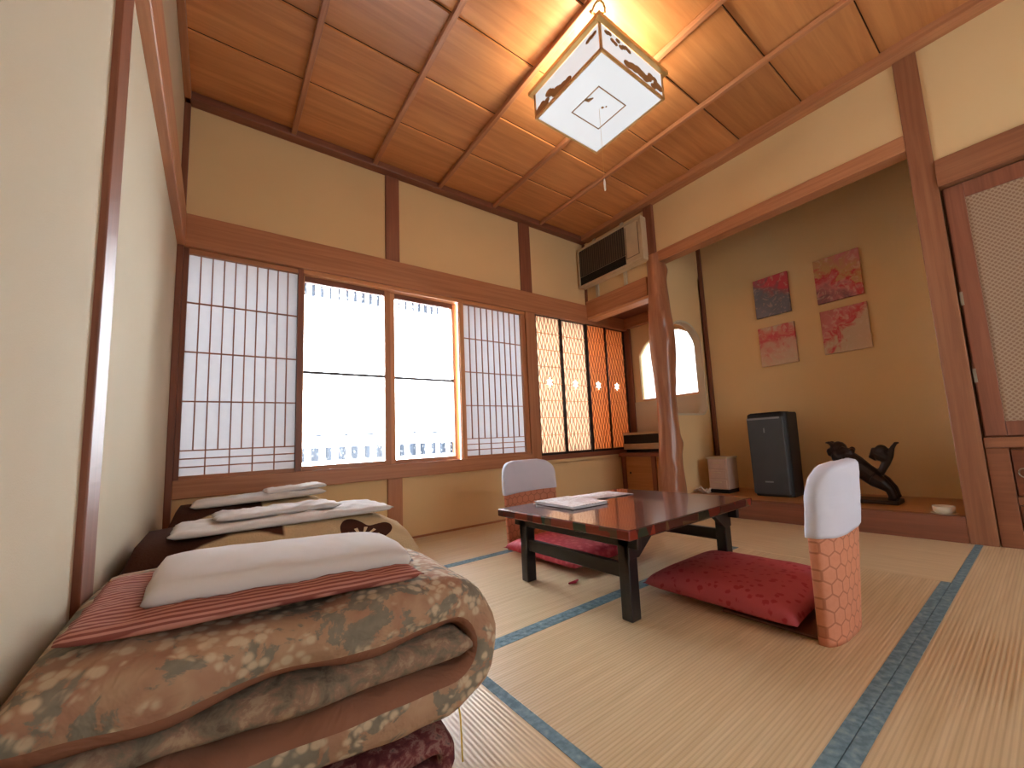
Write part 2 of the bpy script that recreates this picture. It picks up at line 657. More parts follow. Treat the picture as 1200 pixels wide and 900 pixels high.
# ---- alcove (tokonoma)
tb = MB()
tb.box(XB, XB + 0.08, 0.2, YS + 0.06, 0.0, 2.6)
tb.box(XR + 0.06, XB + 0.05, 0.22, 0.30, 0.0, 2.6)
tb = tb.build('wall_alcove', 'plaster')
struct(tb, 'golden ochre plaster wall at the back of the alcove', 'wall')
box('corner_post', 'dark_beam_Z', XB - 0.03, XB, YS - 0.032, YS, 0.13, 2.5, tb, bevel=0.002)
tc_ = box('ceiling', 'dark_beam_Y', XR + 0.071, XB + 0.05, 0.25, YS + 0.06, 2.5, 2.54)
struct(tc_, 'dark board ceiling inside the alcove', 'ceiling')
st = box('floor', 'toko_board', XR + 0.05, XB, 0.30, YS + 0.05, 0.06, 0.128)
struct(st, 'raised light wooden floor of the alcove', 'floor')
box('front_sill', 'dark_beam_Y', XR - 0.01, XR + 0.05, 0.351, YS + 0.02, 0.0, 0.13, st, bevel=0.004)


def arch_pts(u0, u1, v0, v1, rtop, rbot, n=10):
    pts = []
    for (cu, cv, r, a0) in ((u1 - rtop, v1 - rtop, rtop, 0), (u0 + rtop, v1 - rtop, rtop, 90), (u0 + rbot, v0 + rbot, rbot, 180), (u1 - rbot, v0 + rbot, rbot, 270)):
        for i in range(n + 1):
            a = math.radians(a0 + 90 * i / n)
            pts.append((cu + r * math.cos(a), cv + r * math.sin(a)))
    return pts


sw = MB().extrude_poly([(XR + 0.02, 0.0), (XB + 0.02, 0.0), (XB + 0.02, 2.499), (XR + 0.02, 2.499)], [arch_pts(2.97, 3.50, 0.80, 1.625, 0.25, 0.09, 12)], lambda u, v, d: (u, YS + d, v), 0.055).build('wall_alcove_side', 'plaster')
struct(sw, 'plaster side wall of the alcove pierced by an arched opening', 'wall')
rim = MB().extrude_poly(arch_pts(2.955, 3.515, 0.785, 1.64, 0.262, 0.1, 12), [arch_pts(2.972, 3.498, 0.802, 1.623, 0.248, 0.088, 12)], lambda u, v, d: (u, YS - 0.006 + d, v), 0.068).build('opening_rim', 'pale_plaster', sw, bevel=0.002)

# ---- window recess beyond the log pillar
rw = MB().extrude_poly([(YS, 0.0), (D + 0.05, 0.0), (D + 0.05, 2.1), (YS, 2.1)], [[(2.13, 1.0), (2.80, 1.0), (2.80, 1.50), (2.72, 1.60), (2.60, 1.67), (2.46, 1.70), (2.30, 1.68), (2.19, 1.62), (2.13, 1.50)][::-1]], lambda u, v, d: (3.55 + d, u, v), 0.05).build('wall_recess', 'plaster')
struct(rw, 'plaster wall of the window recess around a rounded window', 'wall')
box('corner_post', 'dark_beam_Z', 3.515, 3.55, D - 0.06, D, 0.44, 1.87, rw, bevel=0.002)
box('low_panel', 'pale_plaster', 3.538, 3.56, 2.1, D - 0.005, 0.66, 0.995, rw, bevel=0.003)
cr = box('ceiling', 'dark_beam_Y', XR + 0.06, 3.6, YS + 0.056, D, 1.93, 1.96)
struct(cr, 'low dark board ceiling of the window recess', 'ceiling')
box('rail', 'beam_Y', 3.48, 3.55, YS + 0.05, D - 0.01, 1.82, 1.93, cr, bevel=0.003)

# ---- wall behind the camera with a wide opening added for fill light
wn = MB().box(XL - 0.08, 0.9, YN - 0.08, YN, -0.05, CZ + 0.05).box(2.5, XR + 0.1, YN - 0.08, YN, -0.05, CZ + 0.05).box(0.9, 2.5, YN - 0.08, YN, 2.1, CZ + 0.05).box(0.9, 2.5, YN - 0.08, YN, -0.05, 0.1).build('wall_near', 'pale_plaster')
struct(wn, 'plaster wall behind the viewer with a wide opening added for fill light', 'wall')
# closet side continues behind the viewer

# ================================================================== WINDOWS


def shoji(name, label, x0, x1, z0, z1, stile_l, stile_r, yf, n_v, bar='muntin_wood', frame='beam'):
    root = empty(name, ((x0 + x1) / 2, yf, z0))
    struct(root, label, 'window')
    P = root

    def b(nm, mt, a0, a1, c0, c1, e0, e1, bv=0.0015):
        o = box(nm, mt, a0, a1, c0, c1, e0, e1, None, bevel=bv)
        return adopt(o, P)
    b('frame_stile', stile_l[1], x0, x0 + stile_l[0], yf - 0.012, yf + 0.022, z0, z1)
    b('frame_stile', stile_r[1], x1 - stile_r[0], x1, yf - 0.012, yf + 0.022, z0, z1)
    xa, xb = x0 + stile_l[0], x1 - stile_r[0]
    b('frame_rail', frame + '_X', xa, xb, yf - 0.012, yf + 0.022, z1 - 0.028, z1)
    b('frame_rail', frame + '_X', xa, xb, yf - 0.012, yf + 0.022, z0, z0 + 0.035)
    pz0, pz1 = z0 + 0.035, z1 - 0.028
    b('paper', 'shoji_paper', xa, xb, yf + 0.012, yf + 0.0128, pz0, pz1, 0)
    hz = [1.494, 1.216, 0.943, 0.678, 0.634, 0.590]
    for h in hz:
        b('muntin', bar, xa, xb, yf + 0.001, yf + 0.011, h - 0.0035, h + 0.0035, 0)
    for i in range(1, n_v + 1):
        x = xa + (xb - xa) * i / (n_v + 1)
        b('muntin', bar, x - 0.003, x + 0.003, yf + 0.0, yf + 0.010, pz0 if i % 2 == 0 else hz[3], pz1, 0)
    return root


shoji('window_1', 'papered lattice screen at the left end of the window wall', XL + 0.028, 0.405, 0.510, 1.80, (0.022, 'dark_beam_Z'), (0.03, 'dark_beam_Z'), D + 0.0, 9)
shoji('window_2', 'papered lattice screen right of the glazed window', 1.490, 2.135, 0.510, 1.80, (0.036, 'pale_wood_Z'), (0.045, 'beam_Z'), D + 0.0, 9)

# glazed sashes
for nm, lab, x0, x1, yo in (('window_3', 'left glazed sash hung with a white lace curtain', 0.405, 0.955, 0.035), ('window_4', 'right glazed sash hung with a white lace curtain', 0.945, 1.492, 0.06)):
    ro = empty(nm, ((x0 + x1) / 2, D + yo, 0.525))
    struct(ro, lab, 'window')
    inv = Matrix.Translation(-Vector(ro.location))

    def pb(o):
        return adopt(o, ro)
    y0, y1 = D + yo - 0.014, D + yo + 0.012
    lf = 0.012 if nm == 'window_3' else 0.05
    pb(box('frame_stile', 'pale_wood_Z', x0, x0 + lf, y0, y1, 0.525, 1.775, bevel=0.002))
    pb(box('frame_stile', 'beam_Z', x1 - 0.038, x1, y0, y1, 0.525, 1.775, bevel=0.002))
    pb(box('frame_rail', 'beam_X', x0 + lf, x1 - 0.038, y0, y1, 0.525, 0.552, bevel=0.002))
    pb(box('frame_rail', 'dark_beam_X', x0 + lf, x1 - 0.038, y0, y1, 1.738, 1.775, bevel=0.002))
    pb(box('glazing_bar', 'black_frame', x0 + lf, x1 - 0.038, y0 + 0.004, y1 - 0.004, 1.135, 1.152))
    pb(box('pane', 'glass', x0 + lf, x1 - 0.038, D + yo - 0.002, D + yo + 0.001, 0.552, 1.738))
    # lace curtain hanging close behind the glass
    mb = MB()
    mb.grid(lambda u, v, a=x0, b=x1: (a + (b - a) * u, D + 0.135 + 0.012 * math.sin(u * 58) + 0.006 * math.sin(u * 131 + 2), 0.535 + 1.24 * v), 80, 4)
    pb(mb.build('lace_curtain', 'lace', None, smooth=True))
# outer jambs of the window box
jb = MB().box(0.375, 0.405, D - 0.022, D + 0.18, 0.50, 1.80).build('trim_4', 'dark_beam_Z')
struct(jb, 'dark upright between the left screen and the glazed window', 'trim')
jb = MB().box(1.470, 1.492, D + 0.045, D + 0.18, 0.50, 1.80).build('trim_5', 'pale_wood_Z')
struct(jb, 'pale upright jamb at the right of the glazed window', 'trim')
ob = MB().box(XL, 3.56, D + 0.10, D + 0.20, 0.44, 0.53).box(XL, 3.56, D + 0.10, D + 0.20, 1.78, 1.86).build('trim_6', 'beam_X')
struct(ob, 'outer sill and head boards behind the window row', 'trim')

# lattice screens with small flower medallions
pan = [(2.250, 2.570, 0.0, 'tan_paper'), (2.575, 2.920, 0.012, 'tan_paper'), (2.912, 3.205, 0.0, 'amber_paper'), (3.200, 3.51, 0.012, 'amber_paper')]
labs = ['leftmost carved lattice screen of the recess, backed with pale paper', 'second carved lattice screen from the left, backed with pale paper', 'third carved lattice screen from the left, glowing amber', 'last carved lattice screen in the recess corner, glowing amber']
for i, (x0, x1, yo, pm) in enumerate(pan):
    ro = empty('window_%d' % (5 + i), ((x0 + x1) / 2, D + yo, 0.50))
    struct(ro, labs[i], 'window')
    inv = Matrix.Translation(-Vector(ro.location))

    def pb(o):
        return adopt(o, ro)
    y0, y1 = D + yo - 0.006, D + yo + 0.016
    z0, z1 = 0.50, 1.815
    fw_ = 0.016
    pb(box('frame_stile', 'black_frame', x0, x0 + fw_, y0, y1, z0, z1, bevel=0.001))
    pb(box('frame_stile', 'black_frame', x1 - fw_, x1, y0, y1, z0, z1, bevel=0.001))
    pb(box('frame_rail', 'black_frame', x0 + fw_, x1 - fw_, y0, y1, z0, z0 + 0.022, bevel=0.001))
    pb(box('frame_rail', 'black_frame', x0 + fw_, x1 - fw_, y0, y1, z1 - 0.016, z1, bevel=0.001))
    xa, xb, za, zb = x0 + fw_, x1 - fw_, z0 + 0.022, z1 - 0.016
    yp = D + yo + 0.012
    xc, zc = (xa + xb) / 2, 1.175
    star = [(xc + (0.040 if q % 2 else 0.022) * math.cos(q * PI / 6), zc + (0.046 if q % 2 else 0.024) * math.sin(q * PI / 6)) for q in range(12)]
    pb(MB().extrude_poly([(xa, za), (xb, za), (xb, zb), (xa, zb)], [star], lambda u, v, d: (u, yp + d, v), 0.001).build('paper', pm))
    pb(box('medallion_paper', 'bright_paper', xc - 0.05, xc + 0.05, yp + 0.0022, yp + 0.0028, zc - 0.052, zc + 0.052))
    mb = MB()
    nv = 13
    nz = 60
    for q in range(nv):
        bx = xa + (xb - xa) * (q + 0.5) / nv
        sgn = 1 if q % 2 else -1
        for s0 in range(nz):
            u0, u1 = s0 / nz, (s0 + 1) / nz
            p0 = bx + sgn * 0.0058 * math.sin(u0 * PI * 20)
            p1 = bx + sgn * 0.0058 * math.sin(u1 * PI * 20)
            zz0, zz1 = za + (zb - za) * u0, za + (zb - za) * u1
            if abs(bx - xc) < 0.06 and abs((zz0 + zz1) / 2 - zc) < 0.055:
                continue
            vs = [mb.bm.verts.new(v) for v in ((p0 - 0.0018, yp - 0.008, zz0), (p0 + 0.0018, yp - 0.008, zz0), (p1 + 0.0018, yp - 0.008, zz1), (p1 - 0.0018, yp - 0.008, zz1), (p0 - 0.0018, yp - 0.002, zz0), (p0 + 0.0018, yp - 0.002, zz0), (p1 + 0.0018, yp - 0.002, zz1), (p1 - 0.0018, yp - 0.002, zz1))]
            for f in ((0, 1, 2, 3), (1, 5, 6, 2), (0, 3, 7, 4)):
                mb.bm.faces.new([vs[j] for j in f])
    o = pb(mb.build('lattice_strip', 'muntin_wood' if i < 2 else 'beam_Z'))
    o['kind'] = 'stuff'
    for q in range(1, 8):
        h = za + (zb - za) * q / 8
        pb(box('cross_bar', 'pale_wood_X', xa, xb, yp - 0.010, yp - 0.002, h - 0.0025, h + 0.0025))
    for q in range(6):
        a = q * PI / 3
        mb = MB()
        mb.tube([(xc + 0.010 * math.cos(a), yp - 0.006, zc + 0.012 * math.sin(a)), (xc + 0.028 * math.cos(a), yp - 0.006, zc + 0.03 * math.sin(a)), (xc + 0.045 * math.cos(a), yp - 0.006, zc + 0.048 * math.sin(a))], [0.002, 0.003, 0.002], 6)
        pb(mb.build('petal_rib', 'pale_wood_Z'))

jb = box('trim_7', 'dark_beam_Z', 3.508, 3.55, D - 0.002, D + 0.10, 0.46, 1.84)
struct(jb, 'dark jamb closing the corner beside the last lattice screen', 'trim')

# small rounded window of the recess
rw2 = empty('window_9', (3.575, 2.46, 1.0))
struct(rw2, 'small rounded window in the recess behind the log pillar', 'window')
inv = Matrix.Translation(-Vector(rw2.location))
for o in (box('pane', 'glass', 3.572, 3.575, 2.13, 2.80, 1.0, 1.70), box('frame_stile', 'pale_wood_Z', 3.565, 3.582, 2.45, 2.475, 1.0, 1.70), box('frame_rail', 'pale_wood_Y', 3.56, 3.585, 2.13, 2.80, 1.0, 1.018)):
    adopt(o, rw2)
# slanting stair rail outside
rl = empty('stair_railing', (4.5, 2.2, 0.5))
struct(rl, 'dark slanting stair railing outside the small rounded window', 'railing')
for q in range(4):
    mb = MB()
    mb.tube([(4.5, 1.4, 1.72 - 0.10 * q), (4.5, 3.2, 0.62 - 0.10 * q)], 0.012, 6)
    adopt(mb.build('rail', 'black_frame', None), rl)

# ================================================================== CLOSET (right edge)
plain('steel', (170, 160, 146), 0.35, 0.5, 0.6)
cl = empty('closet', (XR, -0.4, 0.0))
tag(cl, 'built-in wooden closet with papered upper door and drawers at the right edge', 'closet')
k = NT('scale_paper', 0.8, 0.15)
v1 = k.voro(k.mapping((1, 46, 46)), 1.0, 'F1', 'Distance', 0.0)
v2 = k.voro(k.mapping((1, 46, 46), loc=(0, 0.5, 0.5)), 1.0, 'F1', 'Distance', 0.0)
k.color(k.mix(k.step(k.math('MINIMUM', v1, v2), 0.18, 0.34), (140, 112, 90), (166, 142, 118)))
MAT['scale_paper'] = k.m


def cb(nm, mt, *a, bevel=0.003, parent=None):
    o = box(nm, mt, *a, bevel=bevel)
    pr = parent or cl
    return adopt(o, pr)


cb('carcass', 'cabinet_wood', XR + 0.035, XR + 0.40, YN + 0.02, 0.244, 0.0, 1.84)
cb('rail', 'mid_beam_Y', XR - 0.005, XR + 0.035, YN + 0.02, 0.244, 0.474, 0.524)
cb('rail', 'cabinet_wood', XR + 0.002, XR + 0.035, YN + 0.02, 0.1645, 0.203, 0.242)
cb('stile', 'cabinet_wood', XR + 0.002, XR + 0.035, 0.165, 0.244, 0.0, 0.473)
for j, (ya, yb) in enumerate(((-0.70, 0.236), (-1.70, -0.71))):
    dr = empty('door')
    dr.parent = cl
    dr.matrix_parent_inverse = wmat(cl).inverted()
    for a in ((yb - 0.075, yb, 0.530, 1.835), (ya, ya + 0.075, 0.530, 1.835), (ya + 0.075, yb - 0.075, 0.530, 0.60), (ya + 0.075, yb - 0.075, 1.755, 1.835)):
        o = box('door_frame', 'dark_beam_Z', XR + 0.006, XR + 0.030, *a, bevel=0.003)
        adopt(o, dr)
    o = box('door_paper', 'scale_paper', XR + 0.014, XR + 0.020, ya + 0.075, yb - 0.075, 0.60, 1.755)
    adopt(o, dr)
    for z in (0.80, 1.20):
        o = box('hinge', 'steel', XR + 0.0, XR + 0.006, yb - 0.008, yb + 0.004, z, z + 0.07) if True else None
        if o:
            adopt(o, dr)
for (ya, yb) in ((-0.38, 0.160), (-0.94, -0.40)):
    for (za, zb) in ((0.245, 0.465), (0.02, 0.20)):
        d_ = cb('drawer', 'drawer_wood', XR + 0.006, XR + 0.035, ya, yb, za, zb)
        zc = (za + zb) / 2
        mb = MB()
        yc = (yb - 0.03) if za > 0.2 else (ya + yb) / 2
        mb.tube([(XR + 0.002, yc + 0.016 * math.cos(a * PI / 6), zc + 0.02 * math.sin(a * PI / 6)) for a in range(13)], 0.003, 6)
        o = mb.build('ring_pull', plain('pull_metal', (150, 140, 124), 0.35, 0.5, 0.8), None, smooth=True)
        adopt(o, d_)

# ================================================================== LOG PILLAR
mb = MB()
cpts, crad = [], []
nL = 44
rows = []
for i in range(nL + 1):
    z = 0.128 + (2.20 - 0.128) * i / nL
    u = i / nL
    cx = 2.965 + 0.012 * math.sin(u * 7) - 0.005
    cy = 2.08 + 0.014 * math.sin(u * 5 + 1)
    r = 0.088 + 0.012 * math.sin(u * 11 + 0.5) + 0.012 * math.exp(-((u - 0.55) / 0.2) ** 2) + 0.02 * math.exp(-(u / 0.07) ** 2)
    rows.append((cx, cy, z, r))
knots = [(0.13, 0.6, 0.030), (0.20, 5.2, 0.028), (0.30, 3.4, 0.016), (0.72, 4.0, 0.022), (0.80, 3.6, 0.020), (0.93, 5.3, 0.03), (0.86, 0.2, 0.018), (0.62, 4.6, 0.014), (0.10, 4.2, 0.02), (0.45, 5.0, 0.012)]


def logf(u, v):
    i = min(int(round(u * nL)), nL)
    cx, cy, z, r = rows[i]
    a = v * 2 * PI
    rr = r + 0.010 * noise.noise(Vector((math.cos(a) * 1.4, math.sin(a) * 1.4, z * 2.2))) + 0.004 * noise.noise(Vector((math.cos(a) * 5, math.sin(a) * 5, z * 5)))
    for ku, ka, kh in knots:
        da = (a - ka + PI) % (2 * PI) - PI
        rr += kh * math.exp(-((u - ku) / 0.018) ** 2 - (da / 0.35) ** 2)
    return (cx + rr * math.cos(a), cy + rr * math.sin(a), z)


mb.grid(logf, nL + 1, 32, closev=True)
lg = mb.build('log_pillar', 'log_wood', smooth=True)
ss = lg.modifiers.new('s', 'SUBSURF')
ss.levels = ss.render_levels = 1
tag(lg, 'knotty polished natural log pillar at the corner of the alcove', 'pillar')
uph = box('upper_shaft', 'dark_beam_Z', 2.905, 2.985, 2.035, 2.125, 2.17, 2.66, lg, bevel=0.004)

# ================================================================== AIR CONDITIONER
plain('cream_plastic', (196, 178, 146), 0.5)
plain('grille_brown', (62, 54, 46), 0.6)
plain('slat_brown', (92, 80, 66), 0.5)
plain('vent_black', (22, 20, 18), 0.5)
ac = empty('air_conditioner', (XR, 2.45, 2.165))
tag(ac, 'old cream wall-mounted air conditioner with brown grille high in the corner', 'air conditioner')
ia = Matrix.Translation(-Vector(ac.location))


def ab(nm, mt, *a, bevel=0.003, par=None):
    o = box(nm, mt, *a, bevel=bevel)
    return adopt(o, par or ac)


AX = 2.835
Y_ = lambda y: 2.10 + (y - 2.045) * (2.93 - 2.10) / (2.85 - 2.045)
Z_ = lambda z: 2.160 + (z - 2.11) * (2.565 - 2.160) / (2.525 - 2.11)


def ab(nm, mt, x0, x1, y0, y1, z0, z1, bevel=0.003, par=None):
    return adopt(box(nm, mt, x0, x1, Y_(y0), Y_(y1), Z_(z0), Z_(z1), bevel=bevel), par or ac)



ab('casing', 'cream_plastic', AX + 0.015, XR - 0.012, 2.045, 2.85, 2.110, 2.525, bevel=0.012)
# front rim
fr = MB().extrude_poly([(2.045, 2.11), (2.85, 2.11), (2.85, 2.525), (2.045, 2.525)], [[(2.065, 2.132), (2.83, 2.132), (2.83, 2.505), (2.065, 2.505)]], lambda u, v, d: (AX + d, Y_(u), Z_(v)), 0.018).build('front_rim', 'cream_plastic', bevel=0.003)
adopt(fr, ac)
g_ = ab('grille', 'grille_brown', AX + 0.008, AX + 0.016, 2.245, 2.83, 2.225, 2.505)
for q in range(22):
    y = 2.255 + q * 0.0262
    ab('slat', 'slat_brown', AX + 0.002, AX + 0.008, y, y + 0.008, 2.230, 2.500, bevel=0, par=g_)
ab('air_outlet', 'vent_black', AX + 0.010, AX + 0.018, 2.245, 2.83, 2.135, 2.222)
ab('outlet_vane', 'vent_black', AX + 0.004, AX + 0.010, 2.25, 2.825, 2.172, 2.180)
cpn = ab('control_panel', 'cream_plastic', AX + 0.004, AX + 0.014, 2.070, 2.238, 2.137, 2.500, bevel=0.002)
ab('control_door', 'slat_brown', AX + 0.002, AX + 0.005, 2.086, 2.092, 2.175, 2.480, bevel=0, par=cpn)
ab('control_door', 'slat_brown', AX + 0.002, AX + 0.005, 2.222, 2.228, 2.175, 2.480, bevel=0, par=cpn)
ab('control_door', 'slat_brown', AX + 0.002, AX + 0.005, 2.086, 2.228, 2.175, 2.180, bevel=0, par=cpn)

# ================================================================== CEILING LAMP
plain('gold_wood', (190, 144, 88), 0.35, 0.5)
plain('gilt', (214, 172, 104), 0.3, 0.5, 0.3)
plain('bronze_cut', (150, 112, 72), 0.5)
lx0, lx1, ly0, ly1, lz0, lz1 = 1.315, 1.800, 1.112, 1.625, 2.40, 2.555
lcx, lcy = (lx0 + lx1) / 2, (ly0 + ly1) / 2
lp = empty('ceiling_lamp', (lcx, lcy, 2.40))
tag(lp, 'square gilt-framed paper box lamp hanging under the plank ceiling', 'ceiling lamp')
il = Matrix.Translation(-Vector(lp.location))


def lpb(o, par=None):
    return adopt(o, par or lp)


e_ = 0.012
lpb(box('bottom_panel', 'lamp_glow', lx0 + 0.006, lx1 - 0.006, ly0 + 0.006, ly1 - 0.006, lz0 + 0.003, lz0 + 0.006))
for a in ((lx0, lx1, ly0, ly0 + e_), (lx0, lx1, ly1 - e_, ly1), (lx0, lx0 + e_, ly0 + e_, ly1 - e_), (lx1 - e_, lx1, ly0 + e_, ly1 - e_)):
    lpb(box('lower_rail', 'gold_wood', *a, lz0 - 0.006, lz0 + 0.010, bevel=0.002))
h_ = 0.022
for a in ((lx0 - h_, lx1 + h_, ly0 - h_, ly0 + 0.004), (lx0 - h_, lx1 + h_, ly1 - 0.004, ly1 + h_), (lx0 - h_, lx0 + 0.004, ly0 + 0.004, ly1 - 0.004), (lx1 - 0.004, lx1 + h_, ly0 + 0.004, ly1 - 0.004)):
    r_ = lpb(box('upper_rail', 'gilt', *a, lz1 - 0.014, lz1 + 0.010, bevel=0.003))
for (x, y) in ((lx0, ly0), (lx1 - e_, ly0), (lx0, ly1 - e_), (lx1 - e_, ly1 - e_)):
    lpb(box('corner_post', 'gold_wood', x, x + e_, y, y + e_, lz0, lz1, bevel=0.002))
lpb(box('side_panel', 'lamp_glow', lx0 + e_, lx1 - e_, ly0 + 0.006, ly0 + 0.009, lz0 + 0.01, lz1 - 0.01))
lpb(box('side_panel', 'lamp_glow', lx0 + e_, lx1 - e_, ly1 - 0.009, ly1 - 0.006, lz0 + 0.01, lz1 - 0.01))
lpb(box('side_panel', 'lamp_glow', lx0 + 0.006, lx0 + 0.009, ly0 + e_, ly1 - e_, lz0 + 0.01, lz1 - 0.01))
lpb(box('side_panel', 'lamp_glow', lx1 - 0.009, lx1 - 0.006, ly0 + e_, ly1 - e_, lz0 + 0.01, lz1 - 0.01))


def cloud(axis, c0, pts):
    mb = MB()
    for (u, v, r) in pts:
        n = 12
        loop = [(u + r * math.cos(2 * PI * j / n) * 1.5, v + r * math.sin(2 * PI * j / n)) for j in range(n)]
        loop = [(a, min(max(b, lz0 + 0.01), lz1 - 0.012)) for a, b in loop]
        d0 = c0 + 0.0002 * rnd.random()
        if axis == 'x':
            mb.extrude_poly(loop, [], lambda a, b, d: (d0 - d, a, b), 0.003)
        else:
            mb.extrude_poly(loop, [], lambda a, b, d: (a, d0 - d, b), 0.003)
    return lpb(mb.build('cloud_cutout', 'bronze_cut'))



r1 = random.Random(3)
cloud('x', lx0 + 0.005, [(ly1 - 0.03 - 0.019 * i, lz0 + 0.012 + 0.05 * math.exp(-((i - 4) / 4) ** 2) * r1.random() + 0.01, 0.012 + 0.012 * r1.random()) for i in range(14)])
cloud('x', lx0 + 0.005, [(ly0 + 0.04 + 0.014 * i, lz1 - 0.03 - 0.018 * r1.random(), 0.010) for i in range(4)])
cloud('y', ly0 + 0.005, [(lx1 - 0.04 - 0.017 * i, lz0 + 0.02 + 0.07 * r1.random() * (1 - i / 20), 0.012 + 0.010 * r1.random()) for i in range(16)])
cloud('y', ly0 + 0.005, [(lx0 + 0.05 + 0.02 * i, lz1 - 0.03 - 0.03 * r1.random(), 0.010) for i in range(9)])
q = 0.105
z_ = lz0 + 0.001
for a in ((lcx - q, lcx + q, lcy - q, lcy - q + 0.005), (lcx - q, lcx + q, lcy + q - 0.005, lcy + q), (lcx - q, lcx - q + 0.005, lcy - q + 0.005, lcy + q - 0.005), (lcx + q - 0.005, lcx + q, lcy - q + 0.005, lcy + q - 0.005)):
    lpb(box('square_rim', 'bronze_cut', *a, z_ - 0.001, z_ + 0.002))
lpb(MB().tube([(lcx - q, lcy + 0.0, z_), (lcx - q + 0.02, lcy - 0.01, z_), (lcx - q + 0.03, lcy - 0.035, z_)], [0.006, 0.010, 0.003], 6).build('leaf_motif', 'bronze_cut'))
lpb(MB().ball((lcx + 0.01, lcy - 0.02, z_), 0.009, 1, (1, 1, 0.3)).ball((lcx + 0.022, lcy - 0.036, z_), 0.006, 1, (1, 1, 0.3)).build('flower_motif', 'bronze_cut'))
lpb(MB().lathe([(0.05, 0), (0.05, 0.02), (0.03, 0.03)], (lcx, lcy, 2.672), 20).build('ceiling_rose', 'gilt', smooth=False))
lpb(MB().tube([(lcx, lcy, 2.68), (lcx, lcy, 2.56)], 0.006, 8).build('hanging_rod', 'gilt'))
lpb(MB().box(lx0, lx1, lcy - 0.008, lcy + 0.008, 2.548, 2.560).build('cross_bar', 'gilt'))
lpb(MB().tube([(lx0 + 0.0 + 0.03 * math.cos(a * PI / 6), ly0 + 0.0 + 0.03 * math.sin(a * PI / 6), 2.60 + 0.012 * math.sin(a)) for a in range(13)], 0.005, 6).build('scroll_ornament', 'gilt'))
lpb(MB().tube([(lcx, lcy - 0.005, 2.40), (lcx, lcy - 0.005, 1.985)], 0.0007, 4).build('pull_cord', 'gilt'))
plain('white_plastic', (226, 220, 208), 0.4)
lpb(MB().tube([(lcx, lcy - 0.005, 1.99), (lcx, lcy - 0.005, 1.965), (lcx, lcy - 0.005, 1.925)], [0.003, 0.006, 0.0045], 8).build('cord_knob', 'white_plastic'))
bl = bpy.data.lights.new('bulb', 'POINT')
bl.energy = 15
bl.shadow_soft_size = 0.08
bl.color = (1.0, 0.86, 0.66)
blo = bpy.data.objects.new('bulb', bl)
blo.location = (lcx, lcy, 2.50)
COL.objects.link(blo)
blo.parent = lp
blo.matrix_parent_inverse = wmat(lp).inverted()

# ================================================================== TABLE
k = NT('table_top_lacquer', 0.22, 0.5)
nn = k.noise(k.mapping((3, 22, 1)), 1.0, 4, 1.0)
k.color(k.ramp(nn, [(0.3, (78, 46, 42)), (0.55, (104, 62, 54)), (0.75, (124, 82, 72))]))
k.b.inputs['Coat Weight'].default_value = 0.6
k.b.inputs['Coat Roughness'].default_value = 0.06
MAT['table_top_lacquer'] = k.m
k = NT('table_edge_lacquer', 0.2, 0.5)
vc = k.voro(k.mapping((16, 16, 4)), 1.0, 'F1', 'Color')
sp = k.n('SeparateColor')
k.t.links.new(vc, sp.inputs[0])
k.color(k.ramp(sp.outputs[0], [(0.0, (74, 30, 24)), (0.35, (122, 46, 32)), (0.55, (44, 54, 40)), (0.8, (92, 62, 40))], 'CONSTANT'))
MAT['table_edge_lacquer'] = k.m
TX0, TX1, TY0, TY1, TZ = 1.029, 1.868, 0.907, 1.702, 0.322
tb_ = empty('low_table', ((TX0 + TX1) / 2, (TY0 + TY1) / 2, 0))
tag(tb_, 'low square lacquered table with mottled red and green edge on the tatami', 'table')
it = Matrix.Translation(-Vector(tb_.location))


def tp(o, par=None):
    return adopt(o, par or tb_)


top = tp(box('tabletop', 'table_edge_lacquer', TX0, TX1, TY0, TY1, TZ - 0.032, TZ, bevel=0.004))
tp(box('top_surface', 'table_top_lacquer', TX0 + 0.006, TX1 - 0.006, TY0 + 0.006, TY1 - 0.006, TZ - 0.004, TZ + 0.0015, bevel=0.001), top)
i0, i1, j0, j1 = TX0 + 0.072, TX1 - 0.072, TY0 + 0.075, TY1 - 0.072
for (x, y) in ((i0, j0), (i0, j1 - 0.048), (i1 - 0.048, j0), (i1 - 0.048, j1 - 0.048)):
    tp(box('leg', 'black_lacquer', x, x + 0.048, y, y + 0.048, 0.0, TZ - 0.05, bevel=0.004))
for y in (j0 - 0.004, j1 - 0.02):
    # long aprons with cut-away ends
    pts = [(i0 + 0.0, 0.29), (i1, 0.29), (i1, 0.205), (i1 - 0.055, 0.205), (i1 - 0.13, 0.262), (i0 + 0.13, 0.262), (i0 + 0.055, 0.205), (i0, 0.205)]
    tp(MB().extrude_poly(pts, [], lambda u, v, d: (u, y + d, v), 0.022).build('apron', 'black_lacquer', bevel=0.002))
for x in (i0, i1 - 0.022):
    tp(box('apron', 'black_lacquer', x, x + 0.022, TY0 + 0.03, TY1 - 0.03, 0.245, 0.29, bevel=0.002))
    tp(box('stretcher', 'black_lacquer', x + 0.012, x + 0.034, j0 + 0.04, j1 - 0.04, 0.135, 0.185, bevel=0.003))

